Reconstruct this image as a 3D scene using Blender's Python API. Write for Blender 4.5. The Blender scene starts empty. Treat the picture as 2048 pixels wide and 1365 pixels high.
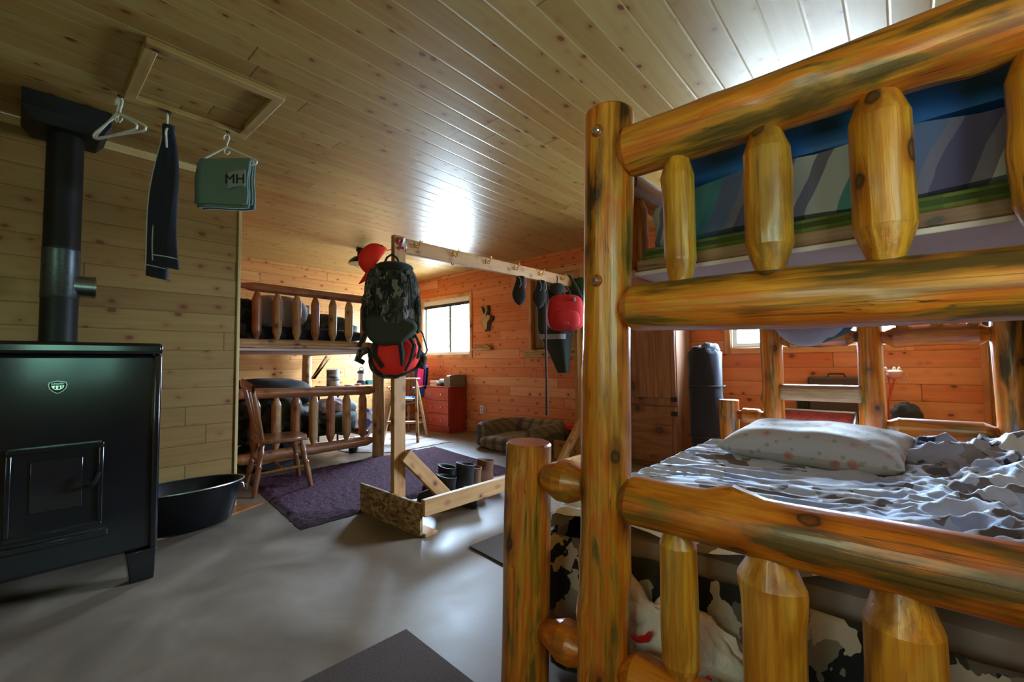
import bpy, math, random
from mathutils import Vector, Matrix, noise

# ------------------------------------------------------------------ camera, world, exposure
S = bpy.context.scene
COL = S.collection
cam_data = bpy.data.cameras.new('camera')
cam_data.sensor_width = 36.0
cam_data.lens = 883.08 / 2048 * 36
cam_data.clip_start = 0.02
cam = bpy.data.objects.new('camera', cam_data)
COL.objects.link(cam)
_F = Vector((-0.66203549, 0.74789141, 0.04865651)); _R = Vector((0.74839157, 0.66317154, -0.01065668)); _U = Vector((0.04023765, -0.02935902, 0.99875872))
cam.matrix_world = Matrix(((_R.x, _U.x, -_F.x, 0), (_R.y, _U.y, -_F.y, 0), (_R.z, _U.z, -_F.z, 1.0273), (0, 0, 0, 1)))
S.camera = cam
S.view_settings.view_transform = 'Standard'
S.view_settings.look = 'None'
S.view_settings.gamma = 1.0
S.view_settings.use_curve_mapping = False
S.view_settings.exposure = 0.08
S.cycles.use_denoising = True
S.cycles.max_bounces = 8
S.cycles.diffuse_bounces = 4
S.cycles.glossy_bounces = 3
S.cycles.transparent_max_bounces = 12
S.cycles.sample_clamp_indirect = 6.0
S.cycles.caustics_reflective = False
S.cycles.caustics_refractive = False

world = bpy.data.worlds.new('world')
S.world = world
world.use_nodes = True
wn = world.node_tree.nodes; wl = world.node_tree.links
wn.clear()
w_out = wn.new('ShaderNodeOutputWorld'); w_bg = wn.new('ShaderNodeBackground')
w_tc = wn.new('ShaderNodeTexCoord'); w_sep = wn.new('ShaderNodeSeparateXYZ')
wl.new(w_tc.outputs['Generated'], w_sep.inputs[0])
w_r1 = wn.new('ShaderNodeValToRGB')            # ground -> bright overcast sky, by height
e = w_r1.color_ramp.elements
e[0].position = 0.30; e[0].color = (0.34, 0.42, 0.46, 1)
e[1].position = 0.50; e[1].color = (0.42, 0.58, 0.74, 1)
q = e.new(0.66); q.color = (1.05, 1.45, 1.95, 1)
w_ad = wn.new('ShaderNodeMath'); w_ad.operation = 'MULTIPLY_ADD'; w_ad.inputs[1].default_value = 0.5; w_ad.inputs[2].default_value = 0.5
wl.new(w_sep.outputs['Z'], w_ad.inputs[0]); wl.new(w_ad.outputs[0], w_r1.inputs['Fac'])
w_nz = wn.new('ShaderNodeTexNoise'); w_nz.inputs['Scale'].default_value = 9       # dim tree tones, added to hold back light from the other sides
wl.new(w_tc.outputs['Generated'], w_nz.inputs['Vector'])
w_r3 = wn.new('ShaderNodeValToRGB')
e = w_r3.color_ramp.elements
e[0].position = 0.38; e[0].color = (0.004, 0.020, 0.016, 1); e[1].position = 0.62; e[1].color = (0.080, 0.080, 0.054, 1)
wl.new(w_nz.outputs['Fac'], w_r3.inputs['Fac'])
w_r4 = wn.new('ShaderNodeValToRGB')            # sunlit leaves close outside the +X window
e = w_r4.color_ramp.elements
e[0].position = 0.45; e[0].color = (0.003, 0.008, 0.010, 1); e[1].position = 0.56; e[1].color = (0.035, 0.085, 0.060, 1)
wl.new(w_nz.outputs['Fac'], w_r4.inputs['Fac'])
w_r5 = wn.new('ShaderNodeValToRGB')
e = w_r5.color_ramp.elements
e[0].position = 0.55; e[0].color = (0, 0, 0, 1); e[1].position = 0.85; e[1].color = (1, 1, 1, 1)
wl.new(w_sep.outputs['X'], w_r5.inputs['Fac'])
w_m2 = wn.new('ShaderNodeMixRGB')
wl.new(w_r5.outputs[0], w_m2.inputs['Fac']); wl.new(w_r3.outputs[0], w_m2.inputs[1]); wl.new(w_r4.outputs[0], w_m2.inputs[2])
w_r2 = wn.new('ShaderNodeValToRGB')            # bright sky limited to +Y so the far windows outshine the rest
e = w_r2.color_ramp.elements
e[0].position = 0.34; e[0].color = (0, 0, 0, 1); e[1].position = 0.55; e[1].color = (1, 1, 1, 1)
wl.new(w_sep.outputs['Y'], w_r2.inputs['Fac'])
w_mx = wn.new('ShaderNodeMixRGB')
wl.new(w_r2.outputs[0], w_mx.inputs['Fac']); wl.new(w_m2.outputs[0], w_mx.inputs[1]); wl.new(w_r1.outputs[0], w_mx.inputs[2])
wl.new(w_mx.outputs[0], w_bg.inputs['Color'])
w_bg.inputs['Strength'].default_value = 105.0
wl.new(w_bg.outputs[0], w_out.inputs['Surface'])

def portal(loc, rot, sx, sy):
    d = bpy.data.lights.new('window_daylight', 'AREA'); d.shape = 'RECTANGLE'; d.size = sx; d.size_y = sy
    d.cycles.is_portal = True
    o = bpy.data.objects.new('window_daylight', d); COL.objects.link(o); o.location = loc; o.rotation_euler = rot
    return o
PI = math.pi
portal((-5.50, 4.68, 1.61), (-PI/2, 0, 0), 1.2, 0.92)      # far wall, window above the dresser
portal((-0.62, 4.68, 1.52), (-PI/2, 0, 0), 1.26, 0.78)     # far wall, window behind the bunk
portal((0.53, 0.40, 1.30), (0, PI/2, 0), 0.8, 0.72)       # wall beside the camera
portal((-0.20, -2.28, 1.40), (PI/2, 0, 0), 1.2, 1.3)       # wall behind the camera, window added as front fill

# ------------------------------------------------------------------ mesh helpers
def V(*a): return Vector(a)
def rot_z(a): return Matrix.Rotation(a, 4, 'Z')
def TR(x, y, z, rz=0, rx=0, ry=0):
    return Matrix.Translation((x, y, z)) @ Matrix.Rotation(rz, 4, 'Z') @ Matrix.Rotation(ry, 4, 'Y') @ Matrix.Rotation(rx, 4, 'X')

class MB:
    def __init__(s): s.v = []; s.f = []; s.m = []; s.uv = {}
    def add(s, vs, fs, M=None, mi=0):
        n = len(s.v)
        for p in vs: s.v.append((M @ Vector(p)) if M else Vector(p))
        for f in fs: s.f.append([i + n for i in f]); s.m.append(mi)
        return s
    def box(s, x0, y0, z0, x1, y1, z1, M=None, mi=0):
        vs = [(x0,y0,z0),(x1,y0,z0),(x1,y1,z0),(x0,y1,z0),(x0,y0,z1),(x1,y0,z1),(x1,y1,z1),(x0,y1,z1)]
        return s.add(vs, [(3,2,1,0),(4,5,6,7),(0,1,5,4),(1,2,6,5),(2,3,7,6),(3,0,4,7)], M, mi)
    def hexa(s, b, t, M=None, mi=0):
        return s.add(list(b) + list(t), [(3,2,1,0),(4,5,6,7),(0,1,5,4),(1,2,6,5),(2,3,7,6),(3,0,4,7)], M, mi)
    def lathe(s, prof, n=20, M=None, mi=0, wob=None):
        vs = []; fs = []
        k = len(prof)
        for i, (r, z) in enumerate(prof):
            for j in range(n):
                a = 2 * PI * j / n
                rr = r * (wob(a, z) if wob else 1)
                vs.append((rr * math.cos(a), rr * math.sin(a), z))
        for i in range(k - 1):
            for j in range(n):
                a = i*n + j; b = i*n + (j+1) % n
                fs.append((a, b, b + n, a + n))
        fs.append(list(range(n))[::-1]); fs.append([(k-1)*n + j for j in range(n)])
        return s.add(vs, fs, M, mi)
    def tube(s, pts, r, n=8, mi=0, M=None, closed=False):
        pts = [Vector(p) for p in pts]; k = len(pts)
        rs = r if isinstance(r, (list, tuple)) else [r] * k
        vs = []; fs = []; up = Vector((0.13, 0.21, 0.97)).normalized(); prev = None
        for i, p in enumerate(pts):
            if closed: t = pts[(i+1) % k] - pts[i-1]
            else: t = pts[min(i+1, k-1)] - pts[max(i-1, 0)]
            t = t.normalized() if t.length > 1e-9 else Vector((0,0,1))
            if prev is None:
                a = t.cross(up)
                if a.length < 1e-3: a = t.cross(Vector((1,0,0)))
                a.normalize()
            else:
                a = prev - t * prev.dot(t); a.normalize()
            prev = a; b = t.cross(a)
            for j in range(n):
                q = 2*PI*j/n
                vs.append(p + (a*math.cos(q) + b*math.sin(q)) * rs[i])
        for i in range(k if closed else k - 1):
            for j in range(n):
                a = i*n+j; b = i*n+(j+1) % n; c = ((i+1) % k)*n
                fs.append((a, b, c + (j+1) % n, c + j))
        if not closed: fs.append(list(range(n))[::-1]); fs.append([(k-1)*n+j for j in range(n)])
        return s.add(vs, fs, M, mi)
    def prism(s, poly, y0, y1, M=None, mi=0):
        n = len(poly)                       # poly in XZ, extruded in Y
        vs = [(x, y0, z) for x, z in poly] + [(x, y1, z) for x, z in poly]
        fs = [list(range(n)), list(range(n, 2*n))[::-1]] + [(i, i+n, (i+1) % n + n, (i+1) % n) for i in range(n)]
        return s.add(vs, fs, M, mi)
    def grid(s, fn, nu, nv, wrap_u=False, M=None, mi=0, close=False):
        vs = [fn(i/(nu if wrap_u else nu-1), j/(nv-1)) for j in range(nv) for i in range(nu)]
        fs = []
        for j in range(nv-1):
            for i in range(nu if wrap_u else nu-1):
                a = j*nu+i; b = j*nu+(i+1) % nu
                fs.append((a, b, b+nu, a+nu))
        if close and wrap_u:
            fs.append([i for i in range(nu)][::-1]); fs.append([(nv-1)*nu+i for i in range(nu)])
        return s.add(vs, fs, M, mi)
    def blob(s, c, r, n=20, k=14, fn=None, M=None, mi=0):
        def g(u, v):
            a = 2*PI*u; b = PI*(v - .5)*0.998
            d = Vector((math.cos(a)*math.cos(b), math.sin(a)*math.cos(b), math.sin(b)))
            q = fn(d) if fn else 1.0
            return Vector((c[0]+d.x*r[0]*q, c[1]+d.y*r[1]*q, c[2]+d.z*r[2]*q))
        return s.grid(g, n, k, True, M, mi, True)
    def build(s, name, mat, parent=None, smooth=True, bevel=0, sub=0, solid=0, M=None, angle=40):
        me = bpy.data.meshes.new(name)
        me.from_pydata([tuple(v) for v in s.v], [], s.f)
        mats = mat if isinstance(mat, (list, tuple)) else [mat]
        for m in mats: me.materials.append(m)
        if len(mats) > 1:
            for p, i in zip(me.polygons, s.m): p.material_index = i
        me.validate(); me.update()
        if smooth:
            me.polygons.foreach_set('use_smooth', [True]*len(me.polygons))
            try: me.set_sharp_from_angle(angle=math.radians(angle))
            except Exception: pass
        o = bpy.data.objects.new(name, me); COL.objects.link(o)
        if parent: o.parent = parent
        if M is not None: o.matrix_local = M
        if solid:
            md = o.modifiers.new('solid', 'SOLIDIFY'); md.thickness = solid; md.offset = 0
        if bevel:
            md = o.modifiers.new('bevel', 'BEVEL'); md.width = bevel; md.segments = 2; md.limit_method = 'ANGLE'; md.angle_limit = math.radians(35)
        if sub:
            md = o.modifiers.new('sub', 'SUBSURF'); md.levels = sub; md.render_levels = sub
        return o

def tag(o, label=None, cat=None, group=None, kind=None):
    if label: o['label'] = label
    if cat: o['category'] = cat
    if group: o['group'] = group
    if kind: o['kind'] = kind
    return o
def thing(name, label, cat, loc=(0,0,0), rz=0, group=None):
    o = bpy.data.objects.new(name, None); COL.objects.link(o)
    o.empty_display_size = 0.05
    o.location = loc; o.rotation_euler = (0, 0, rz)
    return tag(o, label, cat, group)
def struct(o): o['kind'] = 'structure'; return o
def copy_tree(o, parent=None):
    c = o.copy(); COL.objects.link(c); c.parent = parent
    for ch in list(o.children): copy_tree(ch, c)
    return c
def box_part(name, mat, parent, x0, y0, z0, x1, y1, z1, bevel=0.004, M=None):
    """a board, built in its own centred frame so the grain follows its longest side (local Z)"""
    c = Vector(((x0+x1)/2, (y0+y1)/2, (z0+z1)/2)); d = (x1-x0, y1-y0, z1-z0)
    k = max(range(3), key=lambda i: d[i])
    if k == 2: R = Matrix.Identity(4); q = d
    elif k == 0: R = Matrix(((0,0,1,0),(0,1,0,0),(-1,0,0,0),(0,0,0,1))); q = (d[2], d[1], d[0])
    else: R = Matrix(((1,0,0,0),(0,0,1,0),(0,-1,0,0),(0,0,0,1))); q = (d[0], d[2], d[1])
    L = Matrix.Translation(c) @ R
    if M is not None: L = M @ L
    return MB().box(-q[0]/2, -q[1]/2, -q[2]/2, q[0]/2, q[1]/2, q[2]/2).build(name, mat, parent, True, bevel, M=L)
def along(p0, p1):
    z = (Vector(p1) - Vector(p0)).normalized()
    x = Vector((1, 0.02, 0.01)) if abs(z.z) > 0.7 else Vector((0.01, 0.02, 1))
    x = (x - z * x.dot(z)).normalized(); y = z.cross(x)
    p = Vector(p0)
    return Matrix(((x.x, y.x, z.x, p.x), (x.y, y.y, z.y, p.y), (x.z, y.z, z.z, p.z), (0,0,0,1)))

def log_part(name, parent, p0, p1, r, mat, e0='cut', e1='cut', seed=0, r1=None, bump=0.035, tl=0.06, tr=0.4, n=20, knots=3, swell=None, lean=0.0):
    """peeled log: rings along local Z, tapered (tenon) or sawn ends, knotty swellings. swell = [(z, angle, height)]"""
    rnd = random.Random(seed)
    L = (Vector(p1) - Vector(p0)).length
    r1 = r if r1 is None else r1
    def rad(z):
        b = r + (r1 - r) * z / L
        def endk(d, kind):
            if kind == 'cut': return 1.0 if d > 0.006 else 0.93 + 0.07 * d / 0.006
            if kind == 'round': q = max(0, 1 - d / (b * 0.9)); return math.sqrt(max(0.02, 1 - q*q))
            if kind == 'tenon':
                if d > tl: return 1.0
                return tr + (1 - tr) * d / tl
            if kind == 'blunt':                       # big chamfer then a rounded butt
                if d > tl: return 1.0
                if d > 0.034: return 0.64 + 0.36 * (d - 0.034) / (tl - 0.034)
                return 0.64 * math.sqrt(max(0.04, 1 - (1 - d / 0.034)**2))
            return 1.0
        return b * endk(z, e0) * endk(L - z, e1)
    zs = sorted(set([0, 0.003, 0.006, 0.012, 0.019, 0.026, 0.0335, 0.0345, L-.0335, L-.0345, L-.026, L-.019] + [tl * q for q in (.25, .5, .75, .94, 1, 1.08)] + [L - tl*q for q in (.25, .5, .75, .94, 1, 1.08)] + [L - .012, L - .006, L - .003, L] + [L * i / max(4, int(L / 0.03)) for i in range(max(4, int(L / 0.03)) + 1)]))
    zs = [z for z in zs if 0 <= z <= L]
    ks = [(rnd.uniform(.1, .9)*L, rnd.uniform(0, 2*PI), rnd.uniform(.05, .16)) for _ in range(knots)] + (swell or [])
    ph = [rnd.uniform(0, 6.28) for _ in range(6)]
    def wob(a, z):
        q = 1 + bump*(0.6*math.sin(a + ph[0] + z*2.1) * 0.5 + 0.6*math.sin(2*a + ph[1] + z*5.0) + 0.5*math.sin(3*a + ph[2] - z*7.0) + 0.6*math.sin(z*9 + ph[3]))
        for kz, ka, kh in ks:
            da = (a - ka + PI) % (2*PI) - PI
            q += kh * math.exp(-((z - kz)/0.04)**2 - (da*da)/0.22)
        return q
    mb = MB().lathe([(max(rad(z), 0.002), z) for z in zs], n, None, 0, wob)
    mats = mat
    if 'blunt' in (e0, e1) and n > 24:                # sawn rounded butts are redder than the barrel
        mats = [mat, M_cut]
        for i in range(len(zs)-1):
            if (e0 == 'blunt' and zs[i+1] <= .0346) or (e1 == 'blunt' and zs[i] >= L - .0346):
                for j in range(n): mb.m[i*n+j] = 1
        if e0 == 'blunt': mb.m[-2] = 1
        if e1 == 'blunt': mb.m[-1] = 1
    elif n > 26: mats = [mat, M_cut]; mb.m[-1] = 1
    return mb.build(name, mats, parent, True, M=along(p0, p1), angle=360/n + 1.5)

def font_part(name, text, size, mat, parent, M, depth=0.001):
    cu = bpy.data.curves.new(name, 'FONT'); cu.body = text; cu.size = size; cu.extrude = depth; cu.align_x = 'CENTER'; cu.align_y = 'CENTER'
    tmp = bpy.data.objects.new(name, cu); COL.objects.link(tmp)
    dg = bpy.context.evaluated_depsgraph_get()
    me = bpy.data.meshes.new_from_object(tmp.evaluated_get(dg))
    bpy.data.objects.remove(tmp); bpy.data.curves.remove(cu)
    me.materials.clear(); me.materials.append(mat)
    o = bpy.data.objects.new(name, me); COL.objects.link(o); o.parent = parent; o.matrix_local = M
    return o

# ------------------------------------------------------------------ materials
class NT:
    def __init__(s, name):
        s.m = bpy.data.materials.new(name); s.m.use_nodes = True
        s.t = s.m.node_tree; s.t.nodes.clear()
        s.out = s.n('ShaderNodeOutputMaterial'); s.b = s.n('ShaderNodeBsdfPrincipled')
        s.l(s.b.outputs[0], s.out.inputs[0])
    def n(s, t, **k):
        x = s.t.nodes.new(t)
        for a, b in k.items(): setattr(x, a, b)
        return x
    def l(s, a, b): s.t.links.new(a, b)
    def val(s, sock, v):
        if hasattr(v, 'is_output') or isinstance(v, bpy.types.NodeSocket): s.l(v, sock)
        else: sock.default_value = v
    def math(s, op, a, b=0.0, c=0.0):
        x = s.n('ShaderNodeMath', operation=op); s.val(x.inputs[0], a); s.val(x.inputs[1], b)
        if len(x.inputs) > 2: s.val(x.inputs[2], c)
        return x.outputs[0]
    def mix(s, f, a, b, mode='MIX'):
        x = s.n('ShaderNodeMixRGB', blend_type=mode)
        s.val(x.inputs[0], f); s.val(x.inputs[1], a if not isinstance(a, tuple) else (*a, 1)); s.val(x.inputs[2], b if not isinstance(b, tuple) else (*b, 1))
        return x.outputs[0]
    def ramp(s, f, stops, interp='LINEAR'):
        x = s.n('ShaderNodeValToRGB'); x.color_ramp.interpolation = interp; s.l(f, x.inputs[0])
        e = x.color_ramp.elements
        while len(e) < len(stops): e.new(0.5)
        for i, (p, c) in enumerate(stops):
            e[i].position = p; e[i].color = (*c, 1) if isinstance(c, tuple) else (c, c, c, 1)
        return x.outputs[0]
    def coords(s, kind='Object', scale=(1,1,1), rnd=0.0, loc=(0,0,0)):
        tc = s.n('ShaderNodeTexCoord'); o = tc.outputs[kind]
        if rnd:
            oi = s.n('ShaderNodeObjectInfo'); ad = s.n('ShaderNodeVectorMath', operation='ADD')
            mu = s.math('MULTIPLY', oi.outputs['Random'], rnd)
            cb = s.n('ShaderNodeCombineXYZ'); s.l(mu, cb.inputs[0]); s.l(mu, cb.inputs[1]); s.l(mu, cb.inputs[2])
            s.l(o, ad.inputs[0]); s.l(cb.outputs[0], ad.inputs[1]); o = ad.outputs[0]
        mp = s.n('ShaderNodeMapping'); mp.inputs['Scale'].default_value = scale; mp.inputs['Location'].default_value = loc
        s.l(o, mp.inputs[0]); return mp.outputs[0]
    def noise(s, vec, scale=1, detail=4, rough=0.55, dist=0):
        x = s.n('ShaderNodeTexNoise'); s.l(vec, x.inputs['Vector']); x.inputs['Scale'].default_value = scale; x.inputs['Detail'].default_value = detail
        x.inputs['Roughness'].default_value = rough; x.inputs['Distortion'].default_value = dist
        return x.outputs['Fac']
    def vor(s, vec, scale=1, feat='F1', out='Distance', rand=1.0, metric='EUCLIDEAN'):
        x = s.n('ShaderNodeTexVoronoi', feature=feat, distance=metric); s.l(vec, x.inputs['Vector']); x.inputs['Scale'].default_value = scale; x.inputs['Randomness'].default_value = rand
        return x.outputs[out]
    def bump(s, h, st=0.3, d=0.01):
        x = s.n('ShaderNodeBump'); x.inputs['Strength'].default_value = st; x.inputs['Distance'].default_value = d; s.l(h, x.inputs['Height']); s.l(x.outputs[0], s.b.inputs['Normal'])
    def color(s, c): s.val(s.b.inputs['Base Color'], c if not isinstance(c, tuple) else (*c, 1))
    def props(s, rough=0.5, metal=0.0, spec=0.5, coat=0.0, sheen=0.0, coat_rough=0.1):
        s.b.inputs['Roughness'].default_value = rough; s.b.inputs['Metallic'].default_value = metal; s.b.inputs['Specular IOR Level'].default_value = spec
        s.b.inputs['Coat Weight'].default_value = coat; s.b.inputs['Sheen Weight'].default_value = sheen; s.b.inputs['Coat Roughness'].default_value = coat_rough
        return s.m

def plain(name, c, rough=0.5, metal=0.0, spec=0.5, var=0.12, scale=12, bump=0.0, coat=0.0, sheen=0.0):
    t = NT(name); co = t.coords('Object', (scale,)*3, 3.0); f = t.noise(co, 1, 4)
    t.color(t.mix(f, tuple(x*(1-var) for x in c), tuple(min(1, x*(1+var)) for x in c)))
    if bump: t.bump(f, bump, 0.004)
    return t.props(rough, metal, spec, coat, sheen)

def boards(name, run, across, width, phase, length, cols, knot=(0.16, 0.05, 0.015), groove=(0.12, 0.06, 0.02), rough=0.45, gw=0.03, light_groove=None, spec=0.4, seed=0.0, kd=1.0):
    """tongue-and-groove planks from world position: run / across = axis index along / across the planks"""
    t = NT(name); tc = t.n('ShaderNodeTexCoord'); sp = t.n('ShaderNodeSeparateXYZ'); t.l(tc.outputs['Object'], sp.inputs[0])
    l = sp.outputs[run]; a = sp.outputs[across]
    q = t.math('DIVIDE', t.math('SUBTRACT', a, phase), width); row = t.math('FLOOR', q); fr = t.math('SUBTRACT', q, row)
    w1 = t.n('ShaderNodeTexWhiteNoise', noise_dimensions='1D'); t.l(t.math('ADD', row, 31.7 + seed), w1.inputs['W'])
    ql = t.math('ADD', t.math('DIVIDE', l, length), t.math('MULTIPLY', w1.outputs['Value'], 7.3)); col = t.math('FLOOR', ql); fl = t.math('SUBTRACT', ql, col)
    w2 = t.n('ShaderNodeTexWhiteNoise', noise_dimensions='2D'); cb = t.n('ShaderNodeCombineXYZ'); t.l(row, cb.inputs[0]); t.l(col, cb.inputs[1]); t.l(cb.outputs[0], w2.inputs['Vector'])
    rv = w2.outputs['Value']; off = t.math('MULTIPLY', rv, 37.0)
    gv = t.n('ShaderNodeCombineXYZ'); t.l(t.math('MULTIPLY', l, 1.3), gv.inputs[0]); t.l(t.math('MULTIPLY', a, 26.0), gv.inputs[1]); t.l(off, gv.inputs[2])
    grain = t.noise(gv.outputs[0], 1, 5, 0.6, 0.6)
    base = t.ramp(rv, [(i/(len(cols)-1), c) for i, c in enumerate(cols)])
    base = t.mix(t.ramp(grain, [(0.35, 0.0), (0.7, 0.55)]), base, t.mix(1.0, base, (0.72, 0.52, 0.34), 'MULTIPLY'))
    kv = t.n('ShaderNodeCombineXYZ'); t.l(t.math('ADD', t.math('MULTIPLY', l, 5.0*kd), off), kv.inputs[0]); t.l(t.math('ADD', t.math('MULTIPLY', a, 7.5*kd), off), kv.inputs[1])
    nz = t.noise(kv.outputs[0], 3.0, 2); vx = t.n('ShaderNodeTexVoronoi', voronoi_dimensions='2D'); t.l(kv.outputs[0], vx.inputs['Vector']); vx.inputs['Scale'].default_value = 1.0
    sc_ = t.n('ShaderNodeSeparateColor'); t.l(vx.outputs['Color'], sc_.inputs[0])
    kd_ = t.math('ADD', t.math('ADD', vx.outputs['Distance'], t.math('MULTIPLY', t.math('SUBTRACT', nz, 0.5), 0.14)), t.math('MULTIPLY', sc_.outputs[1], 0.13))
    halo = t.ramp(kd_, [(0.08, 1.0), (0.30, 0.0)]); core = t.ramp(kd_, [(0.085, 1.0), (0.125, 0.0)])
    base = t.mix(t.math('MULTIPLY', halo, 0.55), base, t.mix(1.0, base, (0.75, 0.42, 0.22), 'MULTIPLY'))
    base = t.mix(core, base, knot)
    gd = t.math('MINIMUM', fr, t.math('SUBTRACT', 1.0, fr)); gm = t.math('LESS_THAN', gd, gw)
    jd = t.math('MINIMUM', fl, t.math('SUBTRACT', 1.0, fl)); jm = t.math('LESS_THAN', jd, 0.0022/length*1.6)
    if light_groove: base = t.mix(t.math('MULTIPLY', gm, 0.75), base, light_groove)
    else: base = t.mix(t.math('MULTIPLY', gm, 0.7), base, groove)
    base = t.mix(t.math('MULTIPLY', jm, 0.85), base, groove)
    t.color(base)
    h = t.math('MULTIPLY', t.math('MINIMUM', gd, 0.06), 16.0); t.bump(h, 0.3, 0.005)
    return t.props(rough, 0, spec)

def log_mat(name, cols, dark=(0.035, 0.018, 0.007), rough=0.34, coat=0.25, pale=(0.80, 0.55, 0.22), patch=0.75, knot_sc=9.0, crack=0.85, stain=0.55):
    """varnished peeled log, grain along local Z: streaks, stained patches, drying cracks, dark-ringed knots"""
    t = NT(name)
    lo = t.noise(t.coords('Object', (9, 9, 1.6), 9.0), 1, 6, 0.58, 0.5)
    base = t.ramp(lo, [(0.37 + 0.26*i/(len(cols)-1), c) for i, c in enumerate(cols)])
    gr = t.noise(t.coords('Object', (80, 80, 2.0), 9.0), 1, 4, 0.65, 0.3)
    base = t.mix(t.ramp(gr, [(0.40, 0.0), (0.62, patch)]), base, t.mix(1.0, base, (0.60, 0.42, 0.26), 'MULTIPLY'))
    st = t.noise(t.coords('Object', (16, 16, 1.0), 5.0, (3, 7, 1)), 1, 6, 0.65, 0.9)
    base = t.mix(t.ramp(st, [(0.55, 0.0), (0.62, stain)]), base, (cols[0][0]*0.8, cols[0][1]*0.9, cols[0][2]))
    ck = t.noise(t.coords('Object', (40, 40, 0.9), 7.0, (1, 2, 3)), 1, 3, 0.5, 0.2)
    cm = t.ramp(t.math('ABSOLUTE', t.math('SUBTRACT', ck, 0.5)), [(0.0, 1.0), (0.012, 0.0)])
    ga = t.ramp(t.noise(t.coords('Object', (6, 6, 3), 4.0), 1, 2), [(0.48, 0.0), (0.56, 1.0)])
    base = t.mix(t.math('MULTIPLY', t.math('MULTIPLY', cm, ga), crack), base, dark)
    kv = t.coords('Object', (knot_sc, knot_sc, knot_sc*0.7), 11.0)
    kn = t.math('ADD', t.vor(kv, 1.0), t.math('MULTIPLY', t.math('SUBTRACT', t.noise(kv, 4, 2), 0.5), 0.10))
    base = t.mix(t.ramp(kn, [(0.16, 0.75), (0.36, 0.0)]), base, t.mix(1.0, base, (0.55, 0.36, 0.22), 'MULTIPLY'))
    base = t.mix(t.ramp(kn, [(0.05, 0.55), (0.105, 1.0), (0.145, 0.0)]), base, dark)
    t.color(base)
    t.bump(t.math('ADD', gr, t.math('MULTIPLY', cm, -0.6)), 0.18, 0.004)
    return t.props(rough, 0, 0.5, coat)

def camo(name, cols, scale=9.0, dist=1.2, rough=0.85, bumpy=0.0, block=False, sheen=0.1):
    t = NT(name); co = t.coords('Object', scale if isinstance(scale, tuple) else (scale,)*3, 2.0)
    nz = t.n('ShaderNodeTexNoise'); t.l(co, nz.inputs['Vector']); nz.inputs['Scale'].default_value = 0.9; nz.inputs['Detail'].default_value = 3
    ad = t.n('ShaderNodeVectorMath', operation='MULTIPLY_ADD'); t.l(nz.outputs['Color'], ad.inputs[0]); ad.inputs[1].default_value = (dist,)*3; t.l(co, ad.inputs[2])
    c = t.n('ShaderNodeTexVoronoi', feature='F1', distance='CHEBYCHEV' if block else 'EUCLIDEAN'); t.l(ad.outputs[0], c.inputs['Vector']); c.inputs['Scale'].default_value = 1.0
    sp = t.n('ShaderNodeSeparateColor'); t.l(c.outputs['Color'], sp.inputs[0])
    k = len(cols)
    t.color(t.ramp(sp.outputs[0], [(i/k, q) for i, q in enumerate(cols)], 'CONSTANT'))
    if bumpy: t.bump(t.noise(co, 2.5, 4), bumpy, 0.01)
    return t.props(rough, 0, 0.25, 0, sheen)

def emis(name, c, s):
    t = NT(name); t.b.inputs['Emission Color'].default_value = (*c, 1); t.b.inputs['Emission Strength'].default_value = s; t.color(c); return t.m

def glass_mat(name, tint=(1, 1, 1), gl=0.07):
    t = NT(name); t.t.nodes.remove(t.b)
    a = t.n('ShaderNodeBsdfTransparent'); a.inputs[0].default_value = (*tint, 1); g = t.n('ShaderNodeBsdfGlossy'); g.inputs['Roughness'].default_value = 0.02
    m = t.n('ShaderNodeMixShader'); m.inputs[0].default_value = gl; t.l(a.outputs[0], m.inputs[1]); t.l(g.outputs[0], m.inputs[2]); t.l(m.outputs[0], t.out.inputs[0])
    return t.m

M_ceil = boards('ceiling_pine', 1, 0, 0.1312, 0.012, 2.6, [(0.34, 0.205, 0.060), (0.41, 0.285, 0.095), (0.37, 0.22, 0.062), (0.45, 0.33, 0.12), (0.35, 0.19, 0.052), (0.41, 0.29, 0.10)], rough=0.34, light_groove=(0.50, 0.38, 0.17), gw=0.022, spec=0.5, kd=1.1)
M_left = boards('wall_pine_dimmed', 1, 2, 0.1305, 1.658, 1.55, [(0.28, 0.155, 0.046), (0.34, 0.205, 0.064), (0.30, 0.165, 0.050), (0.37, 0.23, 0.075)], seed=3, gw=0.02)  # same pine, darkened to paint in the dim side of the room
M_far = boards('wall_pine_lit', 0, 2, 0.1305, 0.045, 1.7, [(0.66, 0.19, 0.055), (0.72, 0.25, 0.085), (0.64, 0.18, 0.05), (0.76, 0.36, 0.17), (0.70, 0.22, 0.07)], seed=9, gw=0.02)  # same pine throughout; its brighter, warmer light is painted in as orange
M_alc = boards('wall_pine_honey', 1, 2, 0.1305, 0.05, 1.6, [(0.62, 0.29, 0.09), (0.68, 0.35, 0.115), (0.60, 0.26, 0.075), (0.70, 0.38, 0.13)], seed=17, gw=0.02)
M_trim = log_mat('trim_pine', [(0.60, 0.42, 0.17), (0.66, 0.48, 0.22)], rough=0.5, coat=0.0, patch=0.3, knot_sc=4.0, crack=0.0, stain=0.1)
M_trimo = log_mat('trim_pine_orange', [(0.62, 0.28, 0.10), (0.70, 0.36, 0.15)], rough=0.5, coat=0.0, patch=0.3, knot_sc=4.0, crack=0.0, stain=0.1)
M_hatch = log_mat('hatch_pine', [(0.36, 0.22, 0.07), (0.44, 0.30, 0.10)], rough=0.5, coat=0.0, patch=0.3, knot_sc=8.0, crack=0.0, stain=0.1)
M_lumber = log_mat('raw_lumber', [(0.42, 0.20, 0.060), (0.52, 0.28, 0.10)], rough=0.6, coat=0.0, patch=0.35, knot_sc=13.0, crack=0.0, stain=0.12)
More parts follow.
